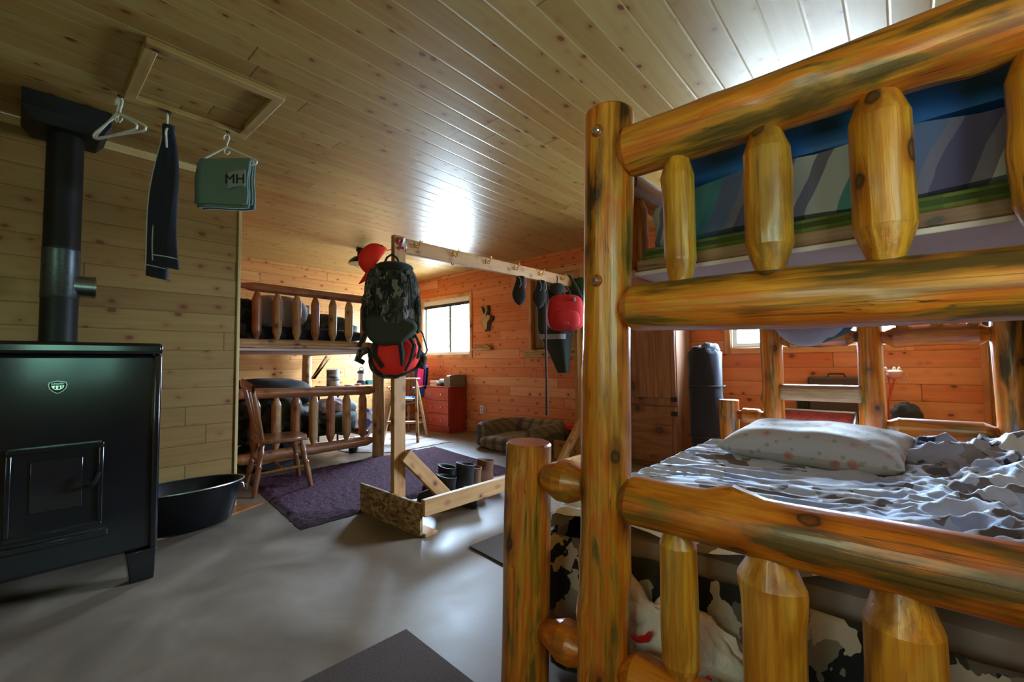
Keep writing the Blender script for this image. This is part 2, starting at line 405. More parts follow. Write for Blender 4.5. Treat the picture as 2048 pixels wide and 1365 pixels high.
M_log = log_mat('honey_log', [(0.10, 0.055, 0.012), (0.50, 0.18, 0.014), (0.74, 0.29, 0.025), (0.74, 0.17, 0.010), (0.60, 0.24, 0.02), (0.18, 0.10, 0.018)])
M_log2 = log_mat('orange_log', [(0.15, 0.08, 0.014), (0.68, 0.17, 0.008), (0.74, 0.24, 0.014), (0.62, 0.15, 0.007), (0.32, 0.17, 0.02)])
M_spin = log_mat('golden_log', [(0.34, 0.14, 0.014), (0.72, 0.32, 0.025), (0.66, 0.24, 0.014), (0.78, 0.42, 0.06)], crack=0.8)
M_cut = log_mat('end_grain', [(0.40, 0.075, 0.006), (0.46, 0.10, 0.009)], knot_sc=1.5, stain=0.1)
M_log3 = log_mat('brown_log', [(0.28, 0.10, 0.035), (0.42, 0.17, 0.06), (0.36, 0.13, 0.04)], rough=0.45, coat=0.1)
M_log3b = log_mat('tan_log', [(0.50, 0.32, 0.13), (0.58, 0.38, 0.18), (0.46, 0.24, 0.10)], rough=0.5, coat=0.05)
M_ply = plain('plywood_pale', (0.66, 0.56, 0.55), 0.6, var=0.08, scale=3)
M_board = log_mat('brown_board', [(0.26, 0.15, 0.06), (0.32, 0.19, 0.08)], rough=0.5, coat=0)
M_black = plain('black_enamel', (0.006, 0.007, 0.009), 0.16, 0, 0.6, scale=4, coat=0.4)
M_iron = plain('matt_black_steel', (0.010, 0.010, 0.011), 0.5, 0, 0.4, scale=20)
M_steel = plain('brushed_steel', (0.42, 0.45, 0.46), 0.32, 1.0, 0.5, var=0.25, scale=14)
M_chrome = plain('bright_bolt', (0.75, 0.75, 0.74), 0.22, 1.0)
M_brass = plain('brass', (0.85, 0.60, 0.20), 0.28, 1.0)
M_white = plain('white_plastic', (0.78, 0.77, 0.72), 0.4)
M_vinyl = plain('white_vinyl', (0.80, 0.80, 0.78), 0.45, var=0.03)
M_navy = plain('navy_cloth', (0.005, 0.007, 0.018), 0.85, bump=0.2, sheen=0.1)
M_glass = glass_mat('window_glass')
M_dkglass = plain('stove_glass', (0.012, 0.012, 0.014), 0.06, 0, 0.7, coat=0.5)
M_dark = plain('dark_fabric', (0.014, 0.015, 0.013), 0.9, sheen=0.1, bump=0.2)
M_bag_grey = plain('grey_cloth', (0.30, 0.27, 0.30), 0.85, bump=0.25, sheen=0.1, scale=20)
M_red = plain('red_cloth', (0.48, 0.005, 0.006), 0.8, sheen=0.05, scale=40, bump=0.1)
M_redcap = plain('blaze_red_cloth', (0.95, 0.018, 0.008), 0.7, scale=40, var=0.05)
M_redplastic = plain('red_plastic', (0.62, 0.010, 0.008), 0.35)
M_dres = log_mat('red_stained_wood', [(0.40, 0.032, 0.020), (0.50, 0.05, 0.028)], dark=(0.08, 0.01, 0.006), rough=0.4, coat=0.2, crack=0.0, knot_sc=1.5)
M_chair = log_mat('chair_wood', [(0.17, 0.062, 0.022), (0.27, 0.11, 0.038)], rough=0.3, coat=0.4, crack=0, knot_sc=2)
M_treecamo = camo('tree_bark_camo', [(0.060, 0.052, 0.040), (0.010, 0.011, 0.009), (0.085, 0.080, 0.055), (0.022, 0.028, 0.016), (0.20, 0.175, 0.155), (0.010, 0.010, 0.010), (0.030, 0.030, 0.022)], (46, 46, 20), 2.6, bumpy=0.3)
M_bedcamo = camo('city_camo_bedding', [(0.42, 0.40, 0.38), (0.030, 0.034, 0.026), (0.24, 0.22, 0.21), (0.016, 0.020, 0.030), (0.50, 0.48, 0.48), (0.040, 0.045, 0.035), (0.010, 0.012, 0.016), (0.12, 0.11, 0.11)], 12.0, 1.3, block=True)
M_litbed = camo('window_lit_bedding', [(0.74, 0.82, 0.95), (0.62, 0.72, 0.92), (0.78, 0.84, 0.95), (0.26, 0.22, 0.21), (0.70, 0.79, 0.93), (0.50, 0.60, 0.82), (0.68, 0.76, 0.90), (0.22, 0.18, 0.16)], 9.0, 0.9, block=True)  # window light on the bedding's top, painted in as pale blue
M_greencamo = camo('green_bedding', [(0.010, 0.014, 0.010), (0.025, 0.035, 0.018), (0.006, 0.008, 0.010), (0.05, 0.055, 0.04)], 16, 1.2)

# ------------------------------------------------------------------ the room
H = 2.44; YF = 4.60; XR = 0.45; XL = -3.692; XA = -6.37; YB = -2.20; YE = 1.106
floor_t = NT('concrete'); co = floor_t.coords('Object', (1, 1, 1))
f1 = floor_t.noise(co, 1.6, 6, 0.62, 0.6); f2 = floor_t.noise(co, 60, 3)
fc = floor_t.ramp(f1, [(0.3, (0.10, 0.068, 0.042)), (0.5, (0.17, 0.122, 0.082)), (0.72, (0.27, 0.205, 0.145))])
floor_t.color(floor_t.mix(floor_t.math('MULTIPLY', f2, 0.35), fc, (0.14, 0.12, 0.10)))
floor_t.l(floor_t.ramp(f1, [(0.3, 0.36), (0.7, 0.60)]), floor_t.b.inputs['Roughness'])
floor_t.b.inputs['Specular IOR Level'].default_value = 0.32
floor_t.bump(f2, 0.08, 0.003)
M_floor = floor_t.m
struct(MB().box(XA-.1, YB-.1, -.08, XR+.1, YF+.1, 0).build('floor', M_floor, smooth=False))
struct(MB().box(XA-.1, YB-.1, H, XR+.1, YF+.1, H+.08).build('ceiling', M_ceil, smooth=False))

W1 = (-6.075, -4.925, 1.165, 2.06); W2 = (-1.245, 0.01, 1.142, 1.92); NI = (-3.735, -2.90, 1.19, 2.175)
def wall_with_holes(name, mat, axis, c0, c1, a0, a1, holes):
    mb = MB()
    def b(u0, u1, z0, z1):
        if u1 - u0 < 1e-4 or z1 - z0 < 1e-4: return
        if axis == 'x': mb.box(u0, c0, z0, u1, c1, z1)
        else: mb.box(c0, u0, z0, c1, u1, z1)
    u = a0
    for h in sorted(holes):
        b(u, h[0], 0, H); b(h[0], h[1], 0, h[2]); b(h[0], h[1], h[3], H); u = h[1]
    b(u, a1, 0, H)
    return struct(mb.build(name, mat, smooth=False))
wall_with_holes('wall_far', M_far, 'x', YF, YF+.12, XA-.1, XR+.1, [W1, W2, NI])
struct(MB().box(XL-.10, YB, 0, XL, YE, H).build('wall_left', M_left, smooth=False))
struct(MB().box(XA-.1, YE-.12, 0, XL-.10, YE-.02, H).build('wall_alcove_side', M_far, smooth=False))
struct(MB().box(XA-.1, YE-.02, 0, XA, YF, H).build('wall_alcove', M_alc, smooth=False))
W3 = (0.04, 0.76, 0.90, 1.70); W4 = (-0.85, 0.40, 0.80, 2.0)
wall_with_holes('wall_right', M_left, 'y', XR, XR+.1, YB-.1, YF, [W3])
wall_with_holes('wall_back', M_left, 'x', YB-.1, YB, XL-.1, XR, [W4])
# end board of the near wall and the strip under the ceiling
o = box_part('trim_1', M_trim, None, XL-.10, YE-.018, 0.0, XL+.012, YE+.004, H); struct(o)
o = box_part('trim_2', M_trim, None, XL, YB, H-.05, XL+.02, YE-.02, H); struct(o)
o = box_part('trim_corner', M_trimo, None, XR-.035, YF-.02, 0.0, XR, YF, H); struct(o); o.name = 'trim_3'
# trapdoor frame on the ceiling
fr = thing('trim_4', None, None); struct(fr)
for q in ((-2.985, .335, -2.920, .905), (-2.415, .335, -2.365, .905), (-2.920, .335, -2.415, .385), (-2.920, .855, -2.415, .905)): box_part('frame_board', M_hatch, fr, q[0], q[1], H-.030, q[2], q[3], H)

M_mull = plain('grey_mullion', (.12, .16, .16), .5)
def window(name, axis, hole, c, s, casing, mull=(0.5,), cmat=None):
    """hole on plane axis=c; s = +1 when outdoors lies towards +axis"""
    a0, a1, z0, z1 = hole
    r = thing(name, None, None); struct(r)
    def B(n, m, u0, u1, d0, d1, v0, v1, bev=0.003):
        lo, hi = sorted((c + s*d0, c + s*d1))
        if axis == 'y': return box_part(n, m, r, u0, lo, v0, u1, hi, v1, bev)
        return box_part(n, m, r, lo, u0, v0, hi, u1, v1, bev)
    w = 0.055
    if casing:
        B('casing', cmat, a0-w, a0, -.015, 0, z0-w, z1+w); B('casing', cmat, a1, a1+w, -.015, 0, z0-w, z1+w)
        B('casing', cmat, a0, a1, -.015, 0, z1, z1+w); B('casing', cmat, a0, a1, -.015, 0, z0-w, z0)
    j = .012
    B('jamb', M_vinyl, a0, a0+j, 0, .075, z0, z1, 0); B('jamb', M_vinyl, a1-j, a1, 0, .075, z0, z1, 0)
    B('jamb', M_vinyl, a0+j, a1-j, 0, .075, z1-j, z1, 0); B('jamb', M_vinyl, a0+j, a1-j, 0, .075, z0, z0+j, 0)
    q = .035
    B('sash_frame', M_vinyl, a0+j, a0+j+q, .045, .085, z0+j, z1-j); B('sash_frame', M_vinyl, a1-j-q, a1-j, .045, .085, z0+j, z1-j)
    B('sash_frame', M_vinyl, a0+j+q, a1-j-q, .045, .085, z1-j-q, z1-j); B('sash_frame', M_vinyl, a0+j+q, a1-j-q, .045, .085, z0+j, z0+j+q)
    for m in mull:
        u = a0 + (a1-a0)*m; B('mullion', M_mull, u-.026, u+.026, .05, .08, z0+j+q, z1-j-q)
    B('pane', M_glass, a0+j+q, a1-j-q, .060, .064, z0+j+q, z1-j-q, 0)
    return r, B
w1, B1 = window('window_1', 'y', W1, YF, 1, True, (0.55,), M_trimo)
B1('blind_rail', M_iron, W1[0]+.02, W1[1]-.02, .005, .035, W1[3]-.125, W1[3]-.075)
B1('blind', M_vinyl, W1[0]+.02, W1[1]-.02, .005, .035, W1[3]-.073, W1[3]-.013)
window('window_2', 'y', W2, YF, 1, True, (0.5,), M_trimo)
window('window_3', 'x', W3, XR, 1, True, (0.5,), M_trim)  # unseen window, placed by the green reflection on the stove
window('added_window', 'y', W4, YB, -1, True, (0.5,), M_trim)  # added window, unseen, lights the log fronts from behind the camera
# boarded-up opening with a deep sill, behind the coat rack
nb = thing('window_5', None, None); struct(nb)
box_part('back_board', M_log3b, nb, NI[0], YF+.07, NI[2], NI[1], YF+.09, NI[3])
box_part('casing', M_trimo, nb, NI[0]-.03, YF-.03, NI[2], NI[0]+.03, YF+.07, NI[3]+.05)
box_part('casing', M_trimo, nb, NI[1]-.03, YF-.03, NI[2], NI[1]+.03, YF+.07, NI[3]+.05)
box_part('casing', M_trimo, nb, NI[0]+.03, YF-.03, NI[3]-.01, NI[1]-.03, YF+.07, NI[3]+.05)
box_part('inner_board', M_board, nb, NI[0]+.05, YF+.02, NI[2]+.02, NI[0]+.22, YF+.06, NI[3]-.03)
box_part('sill', M_log3b, nb, NI[0]-.09, YF-.13, NI[2]-.025, NI[1]+.06, YF+.07, NI[2]+.0)
box_part('apron', M_log3b, nb, NI[0]-.05, YF-.10, NI[2]-.095, NI[1]+.03, YF-.08, NI[2]-.025)

# wall things
o = thing('wall_outlet', 'small white socket plate low on the orange pine wall beside the red dresser', 'outlet', (-4.68, YF, .34))
MB().box(-.038, -.007, -.058, .038, 0, .058).build('cover_plate', M_vinyl, o, True, .003)
for z in (-.022, .022): MB().box(-.014, -.010, z-.014, .014, -.007, z+.014).build('socket', M_bag_grey, o, True, .003)
o = thing('wall_shelf', 'narrow rough wooden ledge with carved top on the wall, beside the bright window', 'shelf', (-4.65, YF, 1.245))
box_part('ledge', M_log3b, o, -.22, -.07, -.03, .23, 0, .0)
mb = MB(); mb.prism([(-.16, 0), (-.10, .055), (0, .035), (.08, .06), (.17, .03), (.21, 0)], -.05, -.02); mb.build('carving', M_log3, o, True, .004)
o = thing('deer_head_plaque', 'deer head silhouette cut from wood with dark outline, hung on the orange wall', 'plaque', (-4.575, YF, 1.67))
head = [(-.02,-.17),(.05,-.165),(.065,-.10),(.07,-.06),(.12,-.02),(.13,.03),(.085,.055),(.05,.03),(.045,.07),(.06,.13),(.05,.19),(.02,.19),(.03,.12),(.01,.07),(-.01,.07),(-.03,.11),(-.055,.17),(-.09,.19),(-.075,.14),(-.045,.09),(-.035,.05),(-.07,.03),(-.075,-.01),(-.05,-.05),(-.045,-.11)]
MB().prism([(x*1.12+.02, z*1.05-.004) for x, z in head], -.022, 0).build('dark_outline', M_iron, o, False)
MB().prism([(x*.92-.012, z*.98+.006) for x, z in head], -.034, -.0221).build('face', M_log3b, o, False)

# ------------------------------------------------------------------ front bunk bed (twin over full)
Y0 = 1.05; Y1 = 3.05; XM = -.598; XS = -.865; XB = .372; XLAD = -.134
bed = thing('bunk_bed', 'large honey log bunk bed with fat turned spindles and a far-end ladder', 'bunk bed')
def post(x, y, h, r, seed, mat, r1=None, lean=0.0, knots=5, bump=.03, bolts=()):
    p = log_part('post', bed, (x+lean, y, 0), (x, y, h), r, mat, 'cut', 'cut', seed, r1, bump, n=28, knots=knots)
    for (z, a) in bolts:
        rr = r*.93
        m = MB(); m.lathe([(.0165,0),(.0165,.004),(.013,.006)], 16); b = m.build('bolt_recess', M_cut, p, True)
        d = Vector((math.cos(a), math.sin(a), 0))
        b.matrix_local = p.matrix_basis.inverted() @ along((x+d.x*rr, y+d.y*rr, z), (x+d.x*(rr+.1), y+d.y*(rr+.1), z))
        m = MB(); m.lathe([(.0105,0),(.0105,.008),(.007,.0115)], 14); b2 = m.build('bolt', M_chrome, p, True)
        b2.matrix_local = p.matrix_basis.inverted() @ along((x+d.x*(rr+.002), y+d.y*(rr+.002), z), (x+d.x*(rr+.1), y+d.y*(rr+.1), z))
    return p
post(XM+.028, Y0, 1.70, .0655, 3, M_log, .0635, -.058, 6, .035, [(1.625, -1.58), (1.235, -1.78)])
post(XS, Y0, .785, .072, 5, M_log, .070, -.03, 3, .025)
post(XB, Y0, 1.70, .065, 6, M_log, None, 0, 4, .03)
post(XM, Y1, 1.70, .060, 11, M_log, .058, 0, 5, .04)
post(XS+.015, Y1, .775, .058, 12, M_log, None, 0, 3, .03)
post(XLAD, Y1, 1.62, .059, 13, M_log, .057, 0, 5, .05)
post(XB, Y1, 1.72, .062, 14, M_log, .060, 0, 5, .04)
def rail(p0, p1, r, mat, seed, name='rail', e='blunt', tl=.062, bump=.03, swell=None, knots=4, r1=None):
    return log_part(name, bed, p0, p1, r, mat, e, e, seed, r1, bump, tl, .5, 28, knots, swell)
xa = XM+.050; xb = XB-.03
rail((xa-.02, Y0, 1.572), (xb, Y0, 1.566), .062, M_log, 21, swell=[(.30, 1.6, .10)])
rail((xa-.02, Y0, 1.163), (xb, Y0, 1.140), .061, M_log, 22, knots=3)
rail((xa-.04, Y0, .676), (xb, Y0, .672), .0595, M_log2, 23, tl=.065, swell=[(.30, .10, .36), (.08, .3, .06)], knots=1, r1=.064)
rail((xa-.04, Y0, .247), (xb, Y0, .243), .057, M_log2, 24)
# stub rails out to the short post
rail((XM-.03, Y0, .690), (XS+.035, Y0, .690), .058, M_log2, 25, tl=.085, knots=0, bump=.01)
rail((XM-.03, Y0, .247), (XS+.035, Y0, .247), .056, M_log2, 26, tl=.085, knots=0, bump=.01)
# far end
for z, s in ((1.57, 31), (1.14, 32), (.672, 33)):
    rail((XLAD+.03, Y1, z), (XB-.03, Y1, z), .050, M_log2, s, tl=.07)
rail((XM+.03, Y1, 1.145), (XLAD-.03, Y1, 1.15), .050, M_log2, 34, tl=.07)
rail((XS+.05, Y1, .682), (XM-.03, Y1, .682), .045, M_log2, 35, tl=.05)
rail((XM+.03, Y1, .30), (XB-.03, Y1, .30), .050, M_log2, 36)
rail((XM+.03, Y1, 1.57), (XLAD-.03, Y1, 1.57), .048, M_log2, 37)
def step(z):
    o = box_part('ladder_step', M_log3b, bed, XM+.035, Y1-.055, z-.045, XLAD-.035, Y1+.055, z+.045, .02)
step(.835)
step(.36)
# spindles: (x, z0, z1, r, seed)
def spindle(x, y, z0, z1, r, mat, seed, tl=.075, bump=.03, knots=2, swell=None, tr=.52):
    return log_part('spindle', bed, (x, y, z0), (x, y, z1), r, mat, 'tenon', 'tenon', seed, None, bump, tl, tr, 26, knots, swell)
for x, r, s in ((-.389, .037, 41), (-.202, .044, 42), (-.016, .0475, 43), (.185, .046, 44)):
    spindle(x, Y0, 1.20, 1.535, r, M_spin, s, .066, .02)
spindle(-.415, Y0, .28, .645, .042, M_spin, 45, .05, .02, 1, [(.12, -.9, .16), (.17, -2.2, .08)])
spindle(-.222, Y0, .28, .645, .058, M_spin, 46, .075, .03, 1, [(.27, -.35, .17), (.29, 2.9, .16)])
spindle(-.02, Y0, .28, .645, .057, M_spin, 47, .085, .02, 1)
spindle(.19, Y0, .28, .645, .055, M_spin, 48, .08, .02)
for i, x in enumerate((.0, .13, .26)):
    spindle(x, Y1, 1.17, 1.545, .036, M_spin, 50+i, .06)
    spindle(x, Y1, .32, .645, .040, M_spin, 55+i, .06)
# long side rails, guard rail and its spindles
log_part('side_rail', bed, (XM+.015, Y0-.055, 1.245), (XM+.015, Y1, 1.245), .047, M_log2, 'blunt', 'tenon', 61, None, .02, .03)
log_part('side_rail', bed, (XM+.01, Y0+.05, 1.545), (XM+.01, Y1-.04, 1.545), .043, M_log2, 'tenon', 'tenon', 62, None, .02, .06)
for i in range(6): spindle(XM+.01, 1.24+.29*i, 1.27, 1.53, .034, M_log2, 70+i, .05)
log_part('side_rail', bed, (XB, Y0+.05, 1.245), (XB, Y1-.05, 1.245), .047, M_log2, 'tenon', 'tenon', 63, None, .02)
box_part('side_board', M_log2, bed, XS-.01, Y0+.30, .20, XS+.03, Y1-.05, .33)
# upper deck
box_part('deck_board', M_ply, bed, XM+.05, Y0+.07, 1.258, XB-.01, Y1-.06, 1.270, .002)
box_part('deck_edge', M_board, bed, XM+.065, Y0+.066, 1.270, XB-.01, Y0+.085, 1.300, .003)

# upper bunk bedding
t = NT('green_plaid_foundation'); co = t.coords('Object', (1,1,1))
sp = t.n('ShaderNodeSeparateXYZ'); t.l(co, sp.inputs[0])
pw = t.math('GREATER_THAN', t.math('FRACT', t.math('MULTIPLY', sp.outputs[0], 9)), .6); pw2 = t.math('GREATER_THAN', t.math('FRACT', t.math('MULTIPLY', sp.outputs[2], 40)), .5)
t.color(t.mix(pw2, t.mix(pw, (0.10, 0.15, 0.02), (0.17, 0.22, 0.04)), (0.05, 0.07, 0.015))); M_plaidg = t.props(.9)
bx = MB().box(XM+.075, Y0+.085, 1.300, XB-.025, Y1-.09, 1.335).build('mattress_foundation', M_plaidg, None, True, .012)
tag(bx, 'thin olive green checked pad under the striped mattress on the top bunk', 'mattress pad')
t = NT('striped_ticking'); sp = t.n('ShaderNodeSeparateXYZ'); t.l(t.coords('Object'), sp.inputs[0])
wv = t.noise(t.coords('Object', (2, 1, 6)), 1.5, 2)
sx = t.math('FRACT', t.math('ADD', t.math('MULTIPLY', sp.outputs[0], 2.9), t.math('ADD', t.math('MULTIPLY', sp.outputs[2], -1.2), t.math('MULTIPLY', wv, .10))))
t.color(t.ramp(sx, [(0, (0.42, 0.44, 0.46)), (.16, (0.07, 0.24, 0.25)), (.30, (0.05, 0.20, 0.24)), (.36, (0.10, 0.14, 0.28)), (.50, (0.17, 0.16, 0.24)), (.56, (0.09, 0.08, 0.16)), (.72, (0.19, 0.17, 0.22)), (.80, (0.45, 0.46, 0.47)), (.92, (0.16, 0.15, 0.22))], 'CONSTANT')); M_ticking = t.props(.85, sheen=.1)
def pillow_box(x0, y0, z0, x1, y1, z1, name, mat, puff=.02, seed=0, nx=30, ny=40):
    def g(u, v):
        a = 2*PI*u
        c = math.cos(a); s_ = math.sin(a); n = 7
        q = (abs(c)**n + abs(s_)**n)**(-1/n)
        cx, cz = c*q, s_*q
        e = min(1, min(v, 1-v)*18); e = math.sqrt(max(0, 1-(1-e)**2))*.10 + .90
        if v <= .0001 or v >= .9999: e = .86
        y = y0 + (y1-y0)*v
        w = noise.noise(Vector((cx*2, y*3, cz*2+seed)))*puff
        return Vector(((x0+x1)/2 + (x1-x0)/2*cx*e + w, y, (z0+z1)/2 + (z1-z0)/2*cz*e + w))
    return MB().grid(g, nx, ny, True, close=True).build(name, mat, None, True, angle=70)
m = pillow_box(XM+.08, Y0+.10, 1.336, XB-.03, Y1-.10, 1.485, 'striped_mattress', M_ticking, .016, 3)
tag(m, 'mattress with teal, purple and white stripes lying on the top bunk', 'mattress')
m = pillow_box(XM+.15, Y0+.115, 1.482, XB-.03, Y1-.55, 1.60, 'blue_mattress', plain('blue_vinyl', (0.012, 0.13, 0.42), .55, var=.08), .012, 8)
tag(m, 'bright blue sleeping mat lying over the striped mattress on the top bunk', 'sleeping mat')
# grey bundle sagging under the deck at the far end
gb = thing('hanging_bundle', 'grey cloth bundle with teal edge sagging over the log rail before the window', 'cloth bundle', (-.40, Y1-.07, 1.222))
def sag(u, v):
    a = PI*u
    x = -.155 + .33*u; d = math.sin(a)**.55*(.125 if u < .35 else .125*(1-.45*(u-.35)))
    return Vector((x, -.05+.09*v + .01*math.sin(u*9), -d*(math.sin(PI*v)**.4) + .008*noise.noise(Vector((u*6, v*4, 2)))))
MB().grid(sag, 26, 12).build('bundle', M_bag_grey, gb, True, solid=.006)
def sag2(u, v):
    p = sag(min(1, .62+.34*u), v); return p + Vector((.018+.022*u, .012, .004))
MB().grid(sag2, 12, 8).build('edge', plain('teal_edge', (0.01, 0.06, 0.09), .7), gb, True, solid=.005)
for s_ in (-.13, .16): MB().tube([(s_, 0, -.02), (s_*1.02, 0, .025)], .006).build('tie', M_dark, gb)

# lower bed: mattress, light-painted bedding top, hanging comforter, pillow, rumpled duvet
LX0 = -.885; LX1 = .395; LY0 = 1.29; LY1 = 2.97; LZ = .505
m = pillow_box(LX0+.03, LY0+.01, .30, LX1, LY1, LZ-.012, 'double_mattress', M_bag_grey, .01, 5)
tag(m, 'wide mattress under the bedding on the lower bunk', 'mattress')
def fold(s, d, z0, rad=.05):
    """d = distance past an edge along the cloth: returns (outward, drop)"""
    if d <= 0: return 0, 0
    q = min(d, rad*PI/2)/rad
    return rad*math.sin(q), rad*(1-math.cos(q)) + max(0, d - rad*PI/2)
def ridged(x, y, z): return 1 - abs(noise.noise(Vector((x, y, z))))*2
def cloth(u, v, lx0, lx1, ly0, ly1, zt, over_l, over_n, amp, lift=.0):
    s = -over_l + (lx1 - lx0 + over_l)*u; t_ = -over_n + (ly1 - ly0 + over_n)*v
    ox, dx = fold(0, -s, 0); oy, dy = fold(0, -t_, 0)
    x = lx0 + max(s, 0) - ox; y = ly0 + max(t_, 0) - oy
    drop = max(dx, dy) if min(dx, dy) == 0 else math.hypot(dx, dy)*.92
    drop = min(drop, zt - .03)
    w = amp(x, y, s, t_)
    if dx > .02: x -= .022*noise.noise(Vector((t_*5, drop*2, 4))) + .03*min(1, drop*3)
    if dy > .02: y += .020*noise.noise(Vector((s*6, drop*2, 9))) - .01*min(1, drop*3)
    return Vector((x, y, zt + w*(1 if drop < .03 else .2) + lift - drop))
def amp_sheet(x, y, s, t_):
    k = max(0, min(1, (x + .30)/.55))
    a = .022*ridged(x*2.2 + y*1.2, y*11 - x*2.2, 3) + .016*ridged(x*3, y*24 - x*3, 7)
    b = .050*ridged(x*5.5 + 3, y*5.5 - x*3, 11) + .026*ridged(x*12, y*12, 4) + .012*ridged(x*25, y*25, 4) + .03*k
    far = max(0, min(1, (y - 2.25)/.5))
    return a*(1 - k) + b*k + far*k*.13*max(0, noise.noise(Vector((x*4, y*4, 5)))+.35)
m = MB().grid(lambda u, v: cloth(u, v, LX0, LX1, LY0, LY1-.02, LZ+.008, .10, .045, amp_sheet), 150, 190).build('bedding_top', M_litbed, None, True, angle=80)
tag(m, 'rumpled patterned bedding spread over the lower bunk, window light painted in as pale blue', 'bed sheet')
def amp_c(x, y, s, t_): return 0.0
mb = MB()
def skirt_n(u, v):
    x = LX0-.04 + (LX1-LX0+.03)*u; d = v
    y = LY0 - .052 - .03*math.sin(d*2.5) + .028*noise.noise(Vector((x*5, d*1.5, 1))) + .012*noise.noise(Vector((x*13, d*4, 5)))
    return Vector((x, y, (LZ-.055)*(1-d) + .03*d + .02*noise.noise(Vector((x*4, 0, 3)))*d))
def skirt_l(u, v):
    y = LY0-.052 + (LY1-LY0)*u; d = v
    x = LX0 - .055 - .05*d + .028*noise.noise(Vector((y*5, d*1.5, 8))) + .010*noise.noise(Vector((y*13, d*4, 5)))
    if u < .02: x = LX0-.04
    return Vector((x, y, (LZ-.055)*(1-d) + .03*d + .02*noise.noise(Vector((y*4, 0, 3)))*d))
mb.grid(skirt_n, 90, 30); mb.grid(skirt_l, 110, 30)
m = mb.build('camo_comforter', M_bedcamo, None, True, solid=.006, angle=80)
tag(m, 'grey, black and white camouflage comforter hanging to the floor around the lower bunk', 'comforter')
# floral pillow
t = NT('floral_pillowcase'); co = t.coords('Object', (1,1,1))
fl = t.ramp(t.math('ADD', t.vor(t.coords('Object', (9.5,)*3), 1), t.math('MULTIPLY', t.noise(co, 40, 2), .10)), [(.20, 1.0), (.30, 0.0)])
lf = t.ramp(t.vor(t.coords('Object', (21,)*3), 1), [(.20, .6), (.27, 0.0)])
cl = t.mix(lf, (0.60, 0.56, 0.50), (0.26, 0.28, 0.16)); cl = t.mix(t.math('MULTIPLY', fl, .75), cl, (0.60, 0.16, 0.08)); t.color(cl)
t.bump(t.noise(co, 14, 3), .25, .012); M_floral = t.props(.85, sheen=.1)
def pil(u, v):
    a = 2*PI*u; c, s_ = math.cos(a), math.sin(a); r = v if v <= 1 else 1
    return None
def pillow(name, loc, rz, L, W, T, mat, tilt=0.0):
    mb = MB(); n = 34
    def top(sgn):
        def g(u, v):
            x, y = 2*u-1, 2*v-1
            e = (1-abs(x)**3.2)*(1-abs(y)**3.2); h = max(0, e)**.42
            pinch = 1 - .10*(1-abs(x)**2)*(abs(y)**2) - .0
            pinx = 1 - .07*(1-abs(y)**2)*(abs(x)**2)
            w = .03*noise.noise(Vector((x*2.5, y*2.5, sgn*3)))*h
            return Vector((x*L/2*pinx, y*W/2*pinch, sgn*h*T/2*(1 if sgn > 0 else .75) + w*.4))
        return g
    mb.grid(top(1), n, n); mb.grid(top(-1), n, n)
    o = mb.build(name, mat, None, True, angle=80)
    o.matrix_world = TR(*loc, rz, tilt)
    return o
m = pillow('floral_pillow', (-.345, 2.60, LZ+.105), -.14, .74, .46, .20, M_floral, .12)
tag(m, 'plump off-white pillow with small red flowers on the lower bunk', 'pillow')
def duv(u, v):
    x, y = -.05+.46*u, 2.42+.52*v
    e = (math.sin(PI*min(1, max(0, u*1.05)))**.35)*(math.sin(PI*v)**.5)
    return Vector((x + .03*noise.noise(Vector((u*5, v*5, 1))), y, LZ + .02 + e*(.075 + .075*ridged(u*2.6, v*3.2, 6) + .03*ridged(u*7, v*7, 2))))
M_duvet = camo('tan_camo_duvet', [(0.30, 0.26, 0.25), (0.04, 0.045, 0.07), (0.36, 0.34, 0.40), (0.14, 0.11, 0.10), (0.42, 0.42, 0.50), (0.02, 0.02, 0.035)], 15, 1.2, block=True)
m = MB().grid(duv, 70, 70).build('crumpled_duvet', M_duvet, None, True, solid=.008, angle=80)
tag(m, 'crumpled camouflage duvet bunched against the far end of the lower bunk', 'duvet')
# white bin bag with red ties, tucked behind the turned spindles
bag = thing('plastic_bag', 'white plastic bag with red drawstrings standing behind the turned spindles', 'plastic bag', (-.455, 1.185, 0))
def bagf(d):
    return 1 + .12*noise.noise(d*2.2 + Vector((1, 4, 2))) + .10*noise.noise(d*5) + .07*ridged(d.x*4, d.y*4, d.z*4 + 1)
t = NT('white_polythene'); t.color((0.88, 0.87, 0.90)); t.bump(t.noise(t.coords('Object', (14,)*3), 1.2, 4, .6, 1.5), .5, .02); M_poly = t.props(.38, 0, .5)
t.b.inputs['Subsurface Weight'].default_value = 0.0
MB().blob((0, 0, .185), (.185, .070, .19), 44, 30, bagf).build('bag', M_poly, bag, angle=80)
mb = MB(); mb.blob((-.115, -.012, .335), (.045, .035, .035), 16, 10, bagf); mb.tube([(-.12, 0, .33), (-.135, -.01, .385), (-.16, -.01, .425), (-.165, -.01, .44)], [.03, .024, .012, .003], 10)
mb.build('knot', M_poly, bag, angle=80)
mb = MB(); mb.blob((.075, -.035, .20), (.05, .035, .07), 16, 12, bagf); mb.build('ruffle', M_poly, bag, angle=80)
M_redtie = plain('red_tie', (0.70, 0.012, 0.016), .4)
MB().tube([(-.125, -.055, .285), (-.10, -.066, .29), (-.075, -.072, .305), (-.062, -.074, .325)], [.004, .008, .009, .006], 6).build('drawstring', M_redtie, bag)
MB().tube([(.03, -.08, .215), (.055, -.09, .24), (.075, -.085, .262), (.085, -.08, .285)], [.005, .010, .010, .006], 6).build('drawstring', M_redtie, bag)

